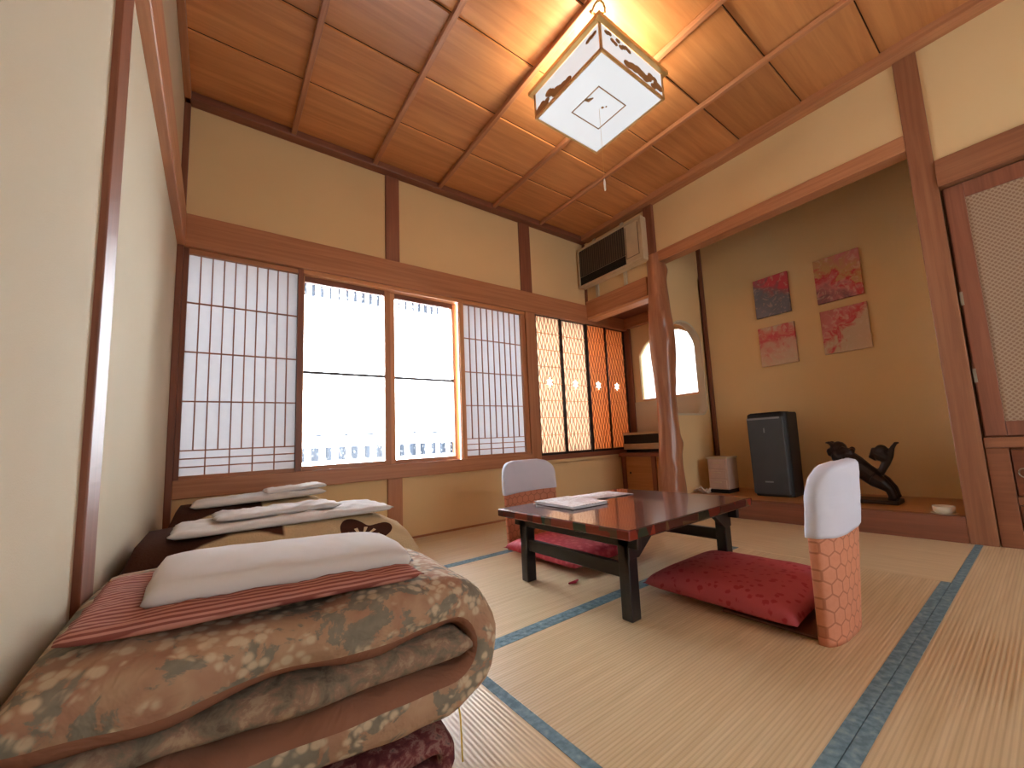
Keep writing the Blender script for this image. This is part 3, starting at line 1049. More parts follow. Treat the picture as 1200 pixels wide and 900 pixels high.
# papers on the table
plain('page', (226, 226, 230), 0.6)
k = NT('printed_page', 0.5, 0.3)
kz = k.wave(k.obj(), 18, 'X')
k.color(k.mix(k.math('MULTIPLY', k.step(kz, 0.6, 0.9), k.step(k.noise(k.obj(), 24), 0.45, 0.55)), (228, 226, 230), (176, 150, 152)))
MAT['printed_page'] = k.m
bk = empty('booklet', (1.305, 1.50, TZ + 0.002), -0.05)
tag(bk, 'white-covered booklet lying on the near left part of the low table', 'booklet')
MB().box(-0.10, 0.10, -0.145, 0.145, 0.002, 0.012).build('pages', 'page', bk)
MB().box(-0.105, 0.105, -0.15, 0.15, 0.012, 0.0145).build('cover', 'printed_page', bk)
MB().box(-0.105, 0.105, -0.15, 0.15, 0.0, 0.002).build('cover', plain('black_cover', (50, 48, 56), 0.4), bk)
lf = empty('leaflet', (1.575, 1.565, TZ + 0.002), -0.12)
tag(lf, 'open white leaflet lying on the table beyond the booklet', 'leaflet')
lf_m = MB()
lf_m.grid(lambda u, v: (-0.14 + 0.28 * u, -0.10 + 0.2 * v, 0.003 + 0.003 * abs(math.sin(u * PI * 2)) * (1 - 0.3 * v)), 25, 3)
o = lf_m.build('page_spread', 'printed_page', lf, smooth=True)
sd = o.modifiers.new('s', 'SOLIDIFY')
sd.thickness = 0.002

# ================================================================== LEGLESS CHAIRS
k = NT('orange_brocade', 0.55, 0.3)
u_ = k.obj('UV')
sx_ = k.sep()
hu, hv = k.math('MULTIPLY', sx_[0], 1 / 0.045), k.math('MULTIPLY', sx_[2], 1 / 0.045)


def hexd(off):
    a_ = k.math('ABSOLUTE', k.math('SUBTRACT', k.math('FLOORED_MODULO', k.math('SUBTRACT', hu, 0.5 * off), 1.0), 0.5))
    b_ = k.math('ABSOLUTE', k.math('SUBTRACT', k.math('FLOORED_MODULO', k.math('SUBTRACT', hv, 0.866 * off), 1.732), 0.866))
    return k.math('MAXIMUM', a_, k.math('ADD', k.math('MULTIPLY', a_, 0.5), k.math('MULTIPLY', b_, 0.866)))


cvor = k.math('MINIMUM', hexd(0), hexd(1))
fine = k.noise(k.mapping((60, 80, 1), src=u_), 1.0, 2)
base = k.mix(k.noise(k.obj(), 90, 2), (200, 128, 96), (214, 148, 118))
k.color(k.mix(k.math('MULTIPLY', k.step(cvor, 0.43, 0.47), 0.75), base, (158, 96, 68)))
k.bump(cvor, 0.2, 0.004)
MAT['orange_brocade'] = k.m
k = NT('white_cotton', 0.85, 0.15)
k.color(k.mix(k.noise(k.obj(), 9), (204, 207, 224), (216, 218, 232)))
k.bump(k.noise(k.mapping((6, 6, 40)), 1.0, 2), 0.15, 0.006)
MAT['white_cotton'] = k.m
k = NT('red_brocade', 0.6, 0.3)
v_ = k.voro(k.obj(), 34, 'F1', 'Distance', 1.0)
n_ = k.noise(k.obj(), 26, 4, 1.5)
k.color(k.mix(k.step(k.math('MULTIPLY', v_, n_), 0.11, 0.19), (170, 50, 64), (190, 86, 96)))
k.bump(k.noise(k.obj(), 14, 3), 0.35, 0.012)
MAT['red_brocade'] = k.m
k = NT('pink_brocade', 0.6, 0.3)
v_ = k.voro(k.obj(), 30, 'F1', 'Distance', 1.0)
k.color(k.mix(k.step(v_, 0.2, 0.5), (206, 90, 104), (186, 56, 74)))
k.bump(k.noise(k.obj(), 14, 3), 0.35, 0.012)
MAT['pink_brocade'] = k.m
wood('ply_wood', (84, 46, 30), (118, 68, 44), 'X')


def shell(mb, hw, hgt, bulge, th, taper=0.0, shift=0.0, z0=0.0, hem=None, cap=0.0, lean=0.03, rtop=0.10, nu=41, nv=34):
    """curved board: front and back skins round a closed outline; u runs across and round both sides"""
    def f(u, v):
        a = u * 2 * PI
        # rounded-slot section
        cx_ = math.cos(a)
        sgn = 1 if math.sin(a) >= 0 else -1
        sx = math.copysign(abs(cx_) ** 0.45, cx_)
        dy = sgn * abs(math.sin(a)) ** 0.45
        lo = z0 if hem is None else hem(sx)
        z = lo + (hgt - lo) * v
        top = hgt - z
        w_ = hw - taper * max(0.0, 1 - z / 0.32)
        if top < rtop:
            w_ = hw - rtop * 1.0 * (1 - math.sqrt(max(0, 1 - ((rtop - top) / rtop) ** 2)))
        tt = th * (1.0 if top > 0.02 else math.sqrt(max(0.02, 1 - ((0.02 - top) / 0.02) ** 2)))
        x = sx * w_ + shift * z / 0.3
        yb = -bulge * (1 - min(1, abs(sx * w_ / hw)) ** 2.4)
        return (x, yb - lean * (z / hgt) + dy * tt / 2, z)
    vs = mb.grid(f, nu, nv, closeu=True)
    mb.bm.faces.new([r[-1] for r in vs])
    mb.bm.faces.new([r[0] for r in vs][::-1])


def make_chair(name, label, loc, rz, hw, bul, tap, shf, hemfn):
    ro = empty(name, loc, rz)
    tag(ro, label, 'floor chair', 'legless floor chairs at the low table')
    mb = MB()
    shell(mb, hw, 0.505, bul, 0.046, taper=tap, shift=shf)
    mb.build('backrest', 'orange_brocade', ro, smooth=True)
    mb = MB()
    shell(mb, hw + 0.006, 0.514, bul, 0.060, taper=tap, shift=shf, hem=hemfn, nv=26)
    cp = mb.build('backrest_cover', 'white_cotton', ro, smooth=True)
    dm = cp.modifiers.new('d', 'DISPLACE')
    tx = bpy.data.textures.new('creases', 'CLOUDS')
    tx.noise_scale = 0.05
    dm.texture = tx
    dm.strength = 0.006
    MB().box(-hw * 0.7, hw * 0.7, 0.0, 0.30, 0.004, 0.014).build('seat', 'ply_wood', ro, bevel=0.004)
    return ro


make_chair('floor_chair', 'legless orange floor chair in front, its back turned, white cap cover on top', (1.495, 0.515, 0), 0.0, 0.172, 0.035, 0.035, 0.03, lambda s: 0.302 + 0.012 * s + 0.010 * s * s)
make_chair('floor_chair', 'legless orange floor chair on the far side of the table, facing the viewer', (1.548, 2.13, 0), PI, 0.195, 0.06, 0.0, 0.0, lambda s: 0.318 - 0.004 * s)


def cushion(name, mat, label, loc, rz, hx, hy, th, seed=0, grp=None):
    mb = MB()

    def skin(sgn):
        def f(u, v):
            a, b = u * 2 - 1, v * 2 - 1
            e = (1 - abs(a) ** 4.0) * (1 - abs(b) ** 4.0)
            pin = 1 - 0.05 * (1 - abs(a) ** 2) * abs(b) ** 3 - 0.0
            pin2 = 1 - 0.05 * (1 - abs(b) ** 2) * abs(a) ** 3
            h = th / 2 * (max(e, 0) ** 0.42)
            nz = 0.006 * noise.noise(Vector((a * 2.3 + seed, b * 2.3, sgn))) * e
            return (a * hx * pin2, b * hy * pin, th * 0.30 + (h * 1.4 if sgn > 0 else -h * 0.58) + nz * (1 if sgn > 0 else 0.3))
        return f
    mb.grid(skin(1), 33, 33)
    mb.grid(skin(-1), 33, 33)
    bmesh.ops.remove_doubles(mb.bm, verts=mb.bm.verts, dist=0.0008)
    o = mb.build(name, mat, None, smooth=True, loc=loc, rz=rz)
    tag(o, label, 'cushion', grp)
    return o


cushion('floor_cushion', 'red_brocade', 'thick crimson floor cushion against the front orange chair', (1.585, 0.840, 0.014), 0.0, 0.250, 0.285, 0.095, 1, 'floor cushions')
cushion('floor_cushion', 'pink_brocade', 'pink-red floor cushion seen under the table by the far chair', (1.53, 1.77, 0.016), 0.0, 0.25, 0.30, 0.085, 5, 'floor cushions')
tsl = MB().tube([(1.205, 1.425, 0.006), (1.235, 1.418, 0.007), (1.262, 1.43, 0.006)], [0.004, 0.007, 0.004], 6).build('tassel', 'pink_brocade')
tag(tsl, 'tiny red tassel lying on the tatami beside the table leg', 'tassel')

# ================================================================== BEDDING
k = NT('floral_quilt', 0.8, 0.15)
p = k.obj()
n1 = k.noise(p, 9, 4, 0.6)
n2 = k.noise(k.mapping((1, 1, 1), loc=(5, 3, 2)), 13, 6, 0.5, 0.65)
pet = k.voro(p, 58, 'F1', 'Distance')
base = k.ramp(n1, [(0.35, (160, 120, 98)), (0.5, (176, 146, 118)), (0.62, (166, 130, 106))])
leaf = k.mix(k.step(n2, 0.505, 0.545), base, k.mix(k.noise(p, 60, 3), (112, 108, 96), (146, 138, 120)))
flw = k.math('MULTIPLY', k.step(k.noise(k.mapping((1, 1, 1), loc=(1, 7, 4)), 9, 4, 0.5, 0.6), 0.45, 0.50), k.step(pet, 0.62, 0.3))
k.color(k.mix(flw, leaf, (196, 178, 150)))
k.bump(k.noise(p, 11, 4, 0.5), 0.7, 0.03)
MAT['floral_quilt'] = k.m
k = NT('salmon_lining', 0.85, 0.1)
k.color(k.mix(k.noise(p if False else k.obj(), 6), (136, 94, 74), (148, 106, 84)))
k.bump(k.noise(k.obj(), 9, 4, 0.8), 0.7, 0.03)
MAT['salmon_lining'] = k.m
k = NT('plum_floral', 0.8, 0.15)
k.color(k.ramp(k.noise(k.obj(), 44, 6, 0.5, 0.65), [(0.38, (92, 46, 50)), (0.5, (116, 64, 64)), (0.58, (150, 112, 104)), (0.66, (100, 80, 76))]))
k.bump(k.noise(k.obj(), 12, 4), 0.6, 0.02)
MAT['plum_floral'] = k.m
k = NT('inner_floral', 0.8, 0.15)
k.color(k.ramp(k.noise(k.obj(), 26, 6, 0.4, 0.65), [(0.36, (104, 90, 76)), (0.46, (128, 116, 98)), (0.54, (150, 122, 102)), (0.62, (172, 150, 124))]))
k.bump(k.noise(k.obj(), 12, 4), 0.6, 0.02)
MAT['inner_floral'] = k.m


def ribbon(mb, path, th, y0, y1, seed=0, amp=0.010, ns=64, wedge=None, shear=0.0, matsplit=None):
    """sweep a pillow section (depth y0..y1, thickness th) along an XZ path"""
    P = [Vector((a, 0, b)) for a, b in path]
    L = [0]
    for a, b in zip(P, P[1:]):
        L.append(L[-1] + (b - a).length)
    tot = L[-1]

    def at(s):
        for i in range(len(P) - 1):
            if s <= L[i + 1] + 1e-9:
                t = (s - L[i]) / max(1e-9, L[i + 1] - L[i])
                return P[i].lerp(P[i + 1], t), (P[i + 1] - P[i]).normalized()
        return P[-1], (P[-1] - P[-2]).normalized()
    nc = 28

    def f(u, v):
        s = u * tot
        c, _ = at(s)
        a1, _ = at(max(0, s - 0.02))
        a2, _ = at(min(tot, s + 0.02))
        t = (a2 - a1).normalized()
        nrm = Vector((-t.z, 0, t.x))
        a = v * 2 * PI
        ey = math.copysign(abs(math.cos(a)) ** 0.30, math.cos(a))
        en = math.copysign(abs(math.sin(a)) ** 0.70, math.sin(a))
        endf = min(1.0, (0.35 + min(s, tot - s) / 0.03))
        yc, hy = (y0 + y1) / 2, (y1 - y0) / 2
        pos = c + nrm * (en * th / 2 * endf) + Vector((0, yc + ey * hy, 0))
        nz = noise.noise(pos * 6 + Vector((seed, 0, 0))) * amp + noise.noise(pos * 15 + Vector((0, seed, 0))) * amp * 0.45
        pos += nrm * en * nz + Vector((0, ey * nz * 1.5, 0))
        if shear:
            pos.z += shear * (pos.x + 0.19)
        return pos
    vs = mb.grid(f, ns, nc, closev=True)
    mb.bm.faces.new([x for x in vs[0]][::-1])
    mb.bm.faces.new([x for x in vs[-1]])
    return vs


def upath(xl, xr, zt, zb, n=12, xl2=None):
    r = (zt - zb) / 2
    pts = [(xl, zt), ((xl + xr) / 2, zt)]
    for i in range(n + 1):
        a = PI / 2 - PI * i / n
        pts.append((xr - r + r * math.cos(a), (zt + zb) / 2 + r * math.sin(a)))
    pts.append(((xl + xr) / 2, zb))
    pts.append((xl2 if xl2 is not None else xl, zb))
    return pts


YF, YB = 0.765, 1.40
# folded mattress at the bottom
mt = empty('folded_mattress', (0.1, 1.1, 0))
tag(mt, 'plum-flowered mattress folded under the beige quilt, lowest in the front bedding pile', 'mattress')
mb = MB()
ribbon(mb, upath(XL + 0.012, 0.350, 0.086, 0.030), 0.054, YF + 0.01, YB - 0.02, 3, 0.006)
o = mb.build('mattress_fold', 'plum_floral', mt, smooth=True)
o.location = -Vector(mt.location)
# folded quilt
qt = empty('folded_quilt', (0.1, 1.1, 0.14))
tag(qt, 'thick beige flowered quilt folded at the left wall, nearest pile', 'quilt')
mb = MB()
vs = ribbon(mb, upath(XL + 0.012, 0.425, 0.334, 0.186, 14), 0.106, YF - 0.005, YB, 9, 0.013, ns=80, shear=-0.030)
o = mb.build('quilt_fold', ['floral_quilt', 'salmon_lining'], qt, smooth=True)
o.location = -Vector(qt.location)
uvl = o.data.uv_layers[0].data
for pl in o.data.polygons:
    v = sum((uvl[li].uv[1] for li in pl.loop_indices)) / len(pl.loop_indices)
    # outer face flowered, inner face plain lining; the seam sits on the edge
    pl.material_index = 1 if v > 0.53 else 0
mb = MB()
ribbon(mb, [(XL + 0.012, 0.262), (0.1, 0.262), (0.30, 0.260), (0.365, 0.260), (0.396, 0.258)], 0.062, YF + 0.002, YB - 0.02, 15, 0.008, ns=50, shear=-0.030)
o = mb.build('inner_fold', 'inner_floral', qt, smooth=True)
o.location = -Vector(qt.location)
o['label'] = 'grey-green flowered inner fold'
plain('yellow_cord', (206, 170, 40), 0.6)
o = MB().tube([(0.365, 0.775, 0.16), (0.368, 0.768, 0.12), (0.369, 0.768, 0.08), (0.370, 0.768, 0.045)], 0.0016, 5).build('tie_cord', 'yellow_cord', qt)
o.location = -Vector(qt.location)


def slab(name, mat, c, sx, sy, sz, rz=0.0, seed=0, amp=0.006, parent=None, n=(40, 26), ry=0.0, exp=0.35, drape=None, rx=0.0, wob=1.0):
    mb = MB()

    def skin(sgn):
        def f(u, v):
            a, b = u * 2 - 1, v * 2 - 1
            e = max(0, (1 - abs(a) ** 10) * (1 - abs(b) ** 10))
            h = sz / 2 * e ** exp
            nz = (noise.noise(Vector((a * sx * 9 + seed, b * sy * 9, sgn * 3))) + 0.5 * noise.noise(Vector((a * sx * 30, b * sy * 24 + seed, sgn)))) * amp * e
            ex = wob * 0.01 * noise.noise(Vector((a * 3, b * 3, seed + 7)))
            p_ = Vector((a * sx / 2 + ex * abs(a) ** 4, b * sy / 2 + ex * abs(b) ** 4, sgn * h + (nz if sgn > 0 else 0)))
            if drape:
                p_.z += drape(p_.x, p_.y)
            return p_
        return f
    mb.grid(skin(1), n[0], n[1])
    mb.grid(skin(-1), n[0], n[1])
    bmesh.ops.remove_doubles(mb.bm, verts=mb.bm.verts, dist=0.0006)
    o = mb.build(name, mat, parent, smooth=True, loc=c)
    o.rotation_euler = (rx, ry, rz)
    return o


k = NT('red_stripe', 0.8, 0.15)
s3 = k.sep(k.mapping((1, 1, 1)))
crd = k.math('ADD', k.math('MULTIPLY', s3[1], 1.0), k.math('MULTIPLY', s3[2], 1.6))
wv = k.math('SINE', k.math('ADD', k.math('MULTIPLY', crd, 420.0), k.math('MULTIPLY', k.noise(k.obj(), 12), 2.5)))
k.color(k.mix(k.step(wv, -0.35, 0.35), (136, 78, 68), (190, 134, 120)))
k.bump(k.noise(k.obj(), 14, 3), 0.5, 0.015)
MAT['red_stripe'] = k.m
k = NT('white_sheet', 0.85, 0.12)
k.color(k.mix(k.noise(k.obj(), 5), (204, 198, 194), (214, 210, 208)))
k.bump(k.noise(k.mapping((5, 16, 5)), 1.0, 3), 0.35, 0.012)
MAT['white_sheet'] = k.m

o = slab('striped_pad', 'red_stripe', (0.085, 0.965, 0.397), 0.46, 0.35, 0.024, seed=4, amp=0.007, ry=0.05)
tag(o, 'red and cream striped cotton pad on the nearest quilt', 'bedding')
o = slab('folded_sheet', 'white_sheet', (0.120, 0.990, 0.427), 0.39, 0.29, 0.040, seed=8, amp=0.002, ry=0.06, exp=0.22, drape=lambda x, y: -0.012 * (y / 0.145) ** 2 - 0.004 * (x / 0.19) ** 4, wob=0.3)
tag(o, 'smooth white folded sheet on the striped pad, front pile', 'sheet')

# second pile
k = NT('brown_blanket', 0.95, 0.05)
s3 = k.sep()
dx = k.math('SUBTRACT', s3[0], 0.05)
dz = k.math('SUBTRACT', s3[2], 0.142)
d1 = k.math('SQRT', k.math('ADD', k.math('MULTIPLY', dx, dx), k.math('MULTIPLY', k.math('MULTIPLY', dz, dz), 1.0)))
d1 = k.math('ADD', d1, k.math('MULTIPLY', k.math('SUBTRACT', k.noise(k.obj(), 5), 0.5), 0.04))
ring = k.math('MULTIPLY', k.step(d1, 0.262, 0.270), k.step(s3[0], 0.17, 0.16))
# flower: petals round a point on the right
fx = k.math('SUBTRACT', s3[0], 0.375)
fz = k.math('MULTIPLY', k.math('SUBTRACT', s3[2], 0.345), 1.7)
ang = k.math('ARCTAN2', fz, fx)
rr = k.math('SQRT', k.math('ADD', k.math('MULTIPLY', fx, fx), k.math('MULTIPLY', fz, fz)))
petal = k.math('ADD', 0.085, k.math('MULTIPLY', k.math('SINE', k.math('MULTIPLY', ang, 4.0)), 0.022))
inside = k.math('LESS_THAN', rr, petal)
rays = k.math('GREATER_THAN', k.math('SINE', k.math('MULTIPLY', ang, 11.0)), 0.45)
rays = k.math('MULTIPLY', rays, k.math('LESS_THAN', rr, 0.055))
flower = k.math('MULTIPLY', inside, k.math('SUBTRACT', 1.0, rays))
fac = k.math('MAXIMUM', ring, flower, clamp=True)
k.color(k.mix(fac, (196, 172, 136), (72, 44, 34)))
k.bump(k.noise(k.obj(), 160, 2), 0.5, 0.004)
MAT['brown_blanket'] = k.m

y2 = 1.46
bk2 = empty('folded_blanket', (0.15, 1.75, 0))
tag(bk2, 'cream and dark brown flowered blanket folded behind the nearest pile', 'blanket', 'folded blankets along the wall')
mb = MB()
ribbon(mb, upath(XL + 0.02, 0.50, 0.312, 0.105), 0.195, y2, y2 + 0.50, 31, 0.012, ns=70)
o = mb.build('blanket_fold', 'brown_blanket', bk2, smooth=True)
o.location = -Vector(bk2.location)
o = slab('folded_sheet', 'white_sheet', (0.20, y2 + 0.19, 0.4235), 0.58, 0.30, 0.022, seed=21, amp=0.010, exp=0.22, wob=0.5)
tag(o, 'crumpled white sheet spread over the middle bedding pile', 'sheet', 'white sheets on the back piles')
o = slab('folded_cloth', 'white_sheet', (0.17, y2 + 0.22, 0.446), 0.34, 0.20, 0.018, seed=33, amp=0.008, rz=0.05)
tag(o, 'small folded white cloth on top of the middle bedding pile', 'cloth')

# third pile
y3 = 2.16
bk3 = empty('folded_blanket', (0.15, 2.4, 0))
tag(bk3, 'cream blanket with dark flowers in the rear pile below the left screen', 'blanket', 'folded blankets along the wall')
mb = MB()
ribbon(mb, upath(XL + 0.06, 0.435, 0.332, 0.11), 0.19, y3, y3 + 0.5, 41, 0.010, ns=60)
o = mb.build('blanket_fold', 'brown_blanket', bk3, smooth=True)
o.location = -Vector(bk3.location)
o = slab('folded_sheet', 'white_sheet', (0.17, y3 + 0.19, 0.443), 0.48, 0.30, 0.026, seed=51, amp=0.007, ry=-0.02)
tag(o, 'white sheet folded over the rear bedding pile by the window', 'sheet', 'white sheets on the back piles')
o = slab('folded_towel', 'white_sheet', (0.30, y3 + 0.20, 0.468), 0.24, 0.22, 0.020, seed=61, amp=0.006, ry=-0.04)
tag(o, 'small white towel on the rear bedding pile', 'towel')

# ================================================================== ALCOVE THINGS
TF = 0.128
plain('charcoal_plastic', (66, 70, 74), 0.35, 0.5)
plain('charcoal_side', (40, 40, 40), 0.45)
plain('silver_trim', (150, 154, 160), 0.3, 0.5, 0.4)
ap = empty('air_purifier', (3.32, 1.38, TF))
tag(ap, 'tall charcoal grey air purifier standing in the alcove', 'air purifier')


def rbody(mb, x0, x1, y0, y1, z0, z1, r, taper=0.0, n=6):
    def loop(z, t):
        pts = []
        for (cx, cy, a0) in ((x1 - r, y1 - r, 0), (x0 + r, y1 - r, 90), (x0 + r, y0 + r, 180), (x1 - r, y0 + r, 270)):
            for i in range(n + 1):
                a = math.radians(a0 + 90 * i / n)
                pts.append(((cx + r * math.cos(a) - (x0 + x1) / 2) * (1 - t) + (x0 + x1) / 2, (cy + r * math.sin(a) - (y0 + y1) / 2) * (1 - t) + (y0 + y1) / 2, z))
        return pts
    rows = [(z0, taper + 0.03), (z0 + 0.012, taper), (z0 + (z1 - z0) * 0.5, taper * 0.4), (z1 - 0.012, 0.0), (z1, 0.03)]
    rings = [[mb.bm.verts.new(p) for p in loop(z, t)] for z, t in rows]
    for a, b in zip(rings, rings[1:]):
        m_ = len(a)
        for i in range(m_):
            mb.bm.faces.new((a[i], a[(i + 1) % m_], b[(i + 1) % m_], b[i]))
    mb.bm.faces.new(rings[0][::-1])
    mb.bm.faces.new(rings[-1])


apl = Vector(ap.location)


def apb(o):
    o.location = -apl
    o.parent = ap
    return o


mb = MB()
rbody(mb, 3.205, 3.43, 1.245, 1.540, TF, 0.745, 0.035, 0.05)
apb(mb.build('housing', 'charcoal_side', smooth=False))
fp = MB()
rbody(fp, 3.190, 3.215, 1.262, 1.530, TF + 0.02, 0.715, 0.011, 0.03)
apb(fp.build('front_panel', 'charcoal_plastic', smooth=False))
apb(box('trim_strip', 'silver_trim', 3.186, 3.20, 1.285, 1.525, 0.700, 0.713))
apb(box('top_vent', 'vent_black', 3.20, 3.40, 1.28, 1.51, 0.738, 0.7485))
for q in range(5):
    apb(box('vent_slat', 'charcoal_side', 3.215 + 0.035 * q, 3.222 + 0.035 * q, 1.285, 1.505, 0.746, 0.752))
apb(box('indicator', 'silver_trim', 3.1870, 3.192, 1.398, 1.408, 0.60, 0.635))
apb(box('nameplate', 'silver_trim', 3.1885, 3.193, 1.375, 1.435, 0.232, 0.242))

# white drawer box
plain('pinkish_plastic', (196, 168, 150), 0.45)
db = empty('drawer_box', (3.28, 1.82, TF))
tag(db, 'small pale plastic drawer box in the alcove corner left of the purifier', 'drawer box')
dl = Vector(db.location)


def dbb(o):
    o.location = -dl
    o.parent = db
    return o


dbb(box('casing', 'pinkish_plastic', 3.21, 3.38, 1.735, 1.905, TF + 0.03, 0.405, bevel=0.006))
dbb(box('lid', 'cream_plastic', 3.205, 3.385, 1.73, 1.91, 0.405, 0.420, bevel=0.004))
for q in range(3):
    d_ = dbb(box('drawer', 'pinkish_plastic', 3.200, 3.21, 1.747, 1.893, TF + 0.04 + 0.078 * q, TF + 0.108 + 0.078 * q, bevel=0.003))
    dbb(box('handle', 'cream_plastic', 3.194, 3.20, 1.79, 1.85, TF + 0.085 + 0.078 * q, TF + 0.092 + 0.078 * q))
dbb(box('base', 'vent_black', 3.21, 3.38, 1.74, 1.90, TF, TF + 0.03))

# cables
r2 = random.Random(12)
for nm, lab, cy0 in (('cable', 'white tangled cable heap at the foot of the alcove side wall', 1.93),):
    mb = MB()
    pts = []
    for i in range(60):
        a = i * 0.55
        pts.append((3.16 + 0.05 * math.cos(a) + 0.02 * r2.random(), cy0 + 0.0005 * i + 0.06 * math.sin(a * 1.13) - 0.01, TF + 0.006 + 0.045 * abs(math.sin(i * 0.9)) * r2.random()))
    mb.tube(pts, 0.004, 6)
    tag(mb.build(nm, 'white_plastic', smooth=True), lab, 'cable')

# bronze guardian lion
plain('bronze', (46, 36, 34), 0.32, 0.6, 0.55, 0.2, 30)
ln = empty('lion_statue', (3.25, 0.83, TF))
tag(ln, 'dark bronze guardian lion figure crouching on a base in the alcove', 'statue')
mb = MB()
# y runs right-to-left in the picture: head at large y, tail at small y
B = lambda y, z, x=0.0: (x, y - 0.83, z - TF)
mb.tube([B(0.93, 0.40), B(0.88, 0.365), B(0.82, 0.315), B(0.77, 0.275)], [0.070, 0.066, 0.056, 0.056], 12)
mb.ball(B(0.94, 0.42), 0.066, 2, (0.9, 1, 0.95))
mb.ball(B(0.955, 0.468), 0.052, 2)
mb.ball(B(0.992, 0.452), 0.034, 2, (0.9, 1.1, 0.8))
mb.ball(B(1.005, 0.436), 0.020, 2)
for sx in (-0.03, 0.03):
    mb.tube([B(0.975, 0.492, sx), B(1.000, 0.512, sx), B(1.022, 0.512, sx)], [0.016, 0.011, 0.004], 8)
    mb.tube([B(0.935, 0.38, sx * 1.2), B(0.955, 0.30, sx * 1.4), B(0.945, 0.22, sx * 1.4), B(0.96, 0.158, sx * 1.4)], [0.034, 0.026, 0.019, 0.022], 10)
    mb.ball(B(0.972, 0.160, sx * 1.4), 0.021, 2, (1, 1.3, 0.7))
    mb.tube([B(0.775, 0.275, sx * 0.8), B(0.735, 0.25, sx * 1.3), B(0.70, 0.215, sx * 1.3), B(0.685, 0.160, sx * 1.3)], [0.050, 0.040, 0.027, 0.024], 10)
    mb.ball(B(0.698, 0.158, sx * 1.3), 0.020, 2, (1, 1.3, 0.7))
for i in range(16):
    a = i * 2.4
    mb.ball(B(0.925 + 0.045 * math.cos(a), 0.455 + 0.035 * math.sin(a * 1.3), 0.045 * math.sin(a)), 0.022, 1)
mb.tube([B(0.765, 0.285), B(0.735, 0.33), B(0.71, 0.375), B(0.685, 0.42), B(0.668, 0.47), B(0.648, 0.497), B(0.63, 0.50)], [0.024, 0.022, 0.024, 0.020, 0.013, 0.010, 0.004], 8)
mb.tube([B(0.70, 0.40), B(0.735, 0.425), B(0.765, 0.44), B(0.775, 0.415), B(0.755, 0.395)], [0.030, 0.042, 0.036, 0.024, 0.012], 8)
mb.ball(B(0.725, 0.455), 0.036, 2)
lb = mb.build('lion_body', 'bronze', ln, smooth=True)
rm = lb.modifiers.new('r', 'REMESH')
rm.mode = 'VOXEL'
rm.voxel_size = 0.005
rm.use_smooth_shade = True
sm = lb.modifiers.new('sm', 'SMOOTH')
sm.iterations = 3
MB().obox((0, 0.0, 0.012), 0.15, 0.34, 0.024).build('statue_base', 'black_frame', ln, bevel=0.004)

# small dish with a saucer
dsh = empty('small_dish', (3.00, 0.437, 0.130))
tag(dsh, 'little white bowl on a saucer at the right end of the alcove sill', 'dish')
plain('porcelain', (214, 200, 176), 0.25, 0.5)
MB().lathe([(0.030, 0.004), (0.044, 0.010), (0.047, 0.040), (0.043, 0.040), (0.040, 0.014), (0.005, 0.012)], n=28).build('bowl', 'porcelain', dsh, smooth=True)
MB().lathe([(0.04, 0.0), (0.056, 0.004), (0.055, 0.006), (0.03, 0.004)], n=28).build('saucer', 'porcelain', dsh, smooth=True)

# ---- paintings


def painting(label, y0, y1, z0, z1, cols, seed, tilt=0.0, grad=(0.0, 1.0), inv_=False):
    k = NT('canvas_paint_%d' % seed, 0.7, 0.2)
    sv = k.sep()
    n_a = k.noise(k.mapping((1, 1, 1), loc=(seed, seed * 2, 0)), 9, 5, 1.2)
    n_b = k.noise(k.mapping((1, 1, 1), loc=(seed * 3, 1, seed)), 16, 5, 2.0)
    g = k.math('ADD', k.math('MULTIPLY', sv[1], grad[0]), k.math('MULTIPLY', sv[2], grad[1]))
    f = k.math('ADD', g, k.math('MULTIPLY', k.math('SUBTRACT', n_a, 0.5), 1.1))
    f = k.math('ADD', f, 0.5)
    c = k.ramp(f, cols)
    k.color(k.mix(k.math('MULTIPLY', k.step(n_b, 0.52, 0.66), 0.45), c, (214, 190, 170)))
    k.bump(n_b, 0.4, 0.004)
    nm = MB().box(-0.022, 0.0, -(y1 - y0) / 2, (y1 - y0) / 2, -(z1 - z0) / 2, (z1 - z0) / 2)
    o = nm.build('painting', k.m, None, loc=(XB - 0.004, (y0 + y1) / 2, (z0 + z1) / 2), bevel=0.002)
    o.rotation_euler.x = tilt
    tag(o, label, 'painting', 'abstract canvases on the alcove wall')


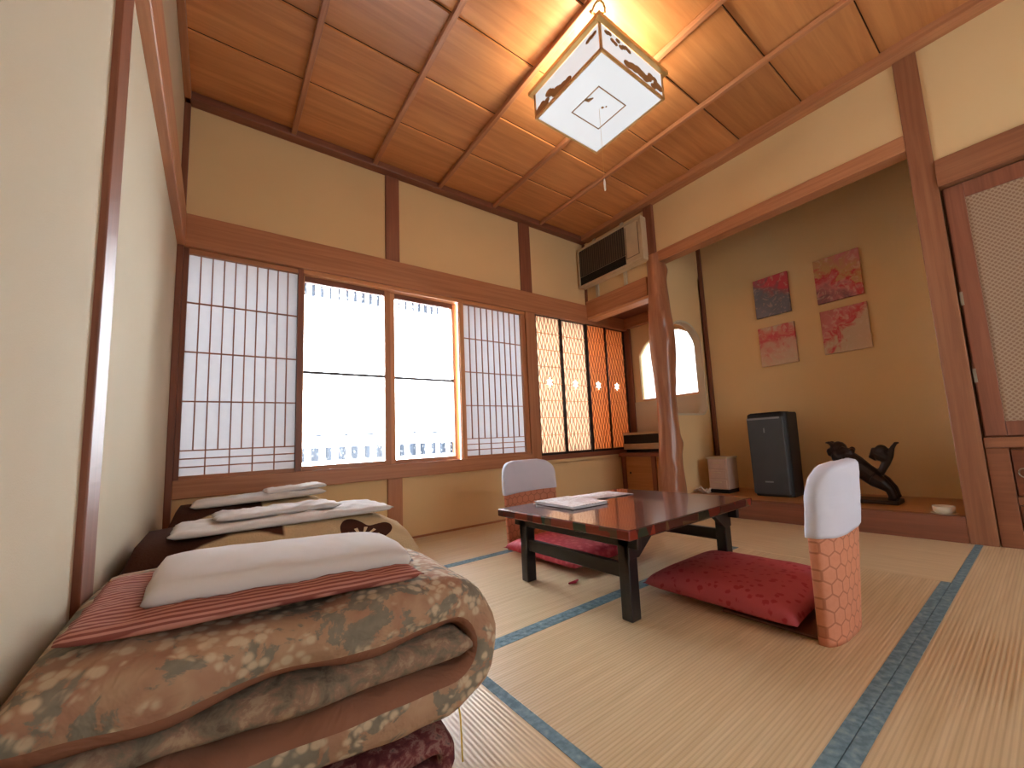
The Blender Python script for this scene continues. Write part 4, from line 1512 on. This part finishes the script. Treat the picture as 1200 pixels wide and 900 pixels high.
PINK, RED, BLU, TAN, CRM, MAU = (204, 130, 130), (200, 80, 90), (124, 124, 134), (196, 160, 112), (202, 178, 152), (140, 98, 104)
painting('upper left canvas, blue-grey with a red corner', 1.253, 1.530, 1.570, 1.905, [(0.0, BLU), (0.5, (108, 108, 118)), (0.66, MAU), (0.85, RED)], 11, 0, (-1.6, 2.2))
painting('upper right canvas, largest patch of mauve, rose and tan', 0.765, 1.062, 1.560, 1.905, [(0.1, MAU), (0.35, PINK), (0.5, RED), (0.62, TAN), (0.9, PINK)], 23, 0, (-0.8, 1.6))
painting('lower left canvas, cream with a rose band near the top', 1.245, 1.530, 1.150, 1.480, [(0.1, CRM), (0.45, (206, 160, 140)), (0.66, RED), (0.8, (206, 120, 110)), (1.0, CRM)], 37, 0, (0.2, 2.4))
painting('lower right canvas, bright red bloom over pale cream', 0.760, 1.058, 1.163, 1.497, [(0.1, CRM), (0.42, CRM), (0.56, RED), (0.72, PINK), (1.0, (190, 120, 116))], 41, 0, (1.8, 1.6))

# ================================================================== RECESS DESK
dk = empty('low_cabinet', (3.42, 2.6, 0))
tag(dk, 'low cabinet with dark top and tan doors in the recess behind the pillar', 'cabinet')
dkl = Vector(dk.location)


def dkb(o, par=None):
    o.location = -dkl if par is None else (0, 0, 0)
    o.parent = par or dk
    return o


dkb(box('cabinet_top', 'dark_beam_Y', 3.27, 3.535, 2.10, D - 0.006, 0.425, 0.465, bevel=0.003))
dkb(box('body', 'plaster', 3.315, 3.53, 2.12, D - 0.01, 0.02, 0.425))
for y in (2.88, 2.50, 2.13):
    dkb(box('stile', 'dark_beam_Z', 3.29, 3.315, y, y + 0.05, 0.0, 0.425, bevel=0.002))
for (ya, yb) in ((2.185, 2.495), (2.555, 2.875)):
    d_ = dkb(box('sliding_door', 'toko_board', 3.300, 3.312, ya, yb, 0.03, 0.42))
    dkb(MB().lathe([(0.012, 0), (0.012, 0.004)], n=14).build('pull', 'black_frame'), d_)
    pl = [c for c in COL.objects if c.parent == d_][-1]
    pl.location = (3.298, yb - 0.05, 0.26)
    pl.rotation_euler = (0, PI / 2, 0)

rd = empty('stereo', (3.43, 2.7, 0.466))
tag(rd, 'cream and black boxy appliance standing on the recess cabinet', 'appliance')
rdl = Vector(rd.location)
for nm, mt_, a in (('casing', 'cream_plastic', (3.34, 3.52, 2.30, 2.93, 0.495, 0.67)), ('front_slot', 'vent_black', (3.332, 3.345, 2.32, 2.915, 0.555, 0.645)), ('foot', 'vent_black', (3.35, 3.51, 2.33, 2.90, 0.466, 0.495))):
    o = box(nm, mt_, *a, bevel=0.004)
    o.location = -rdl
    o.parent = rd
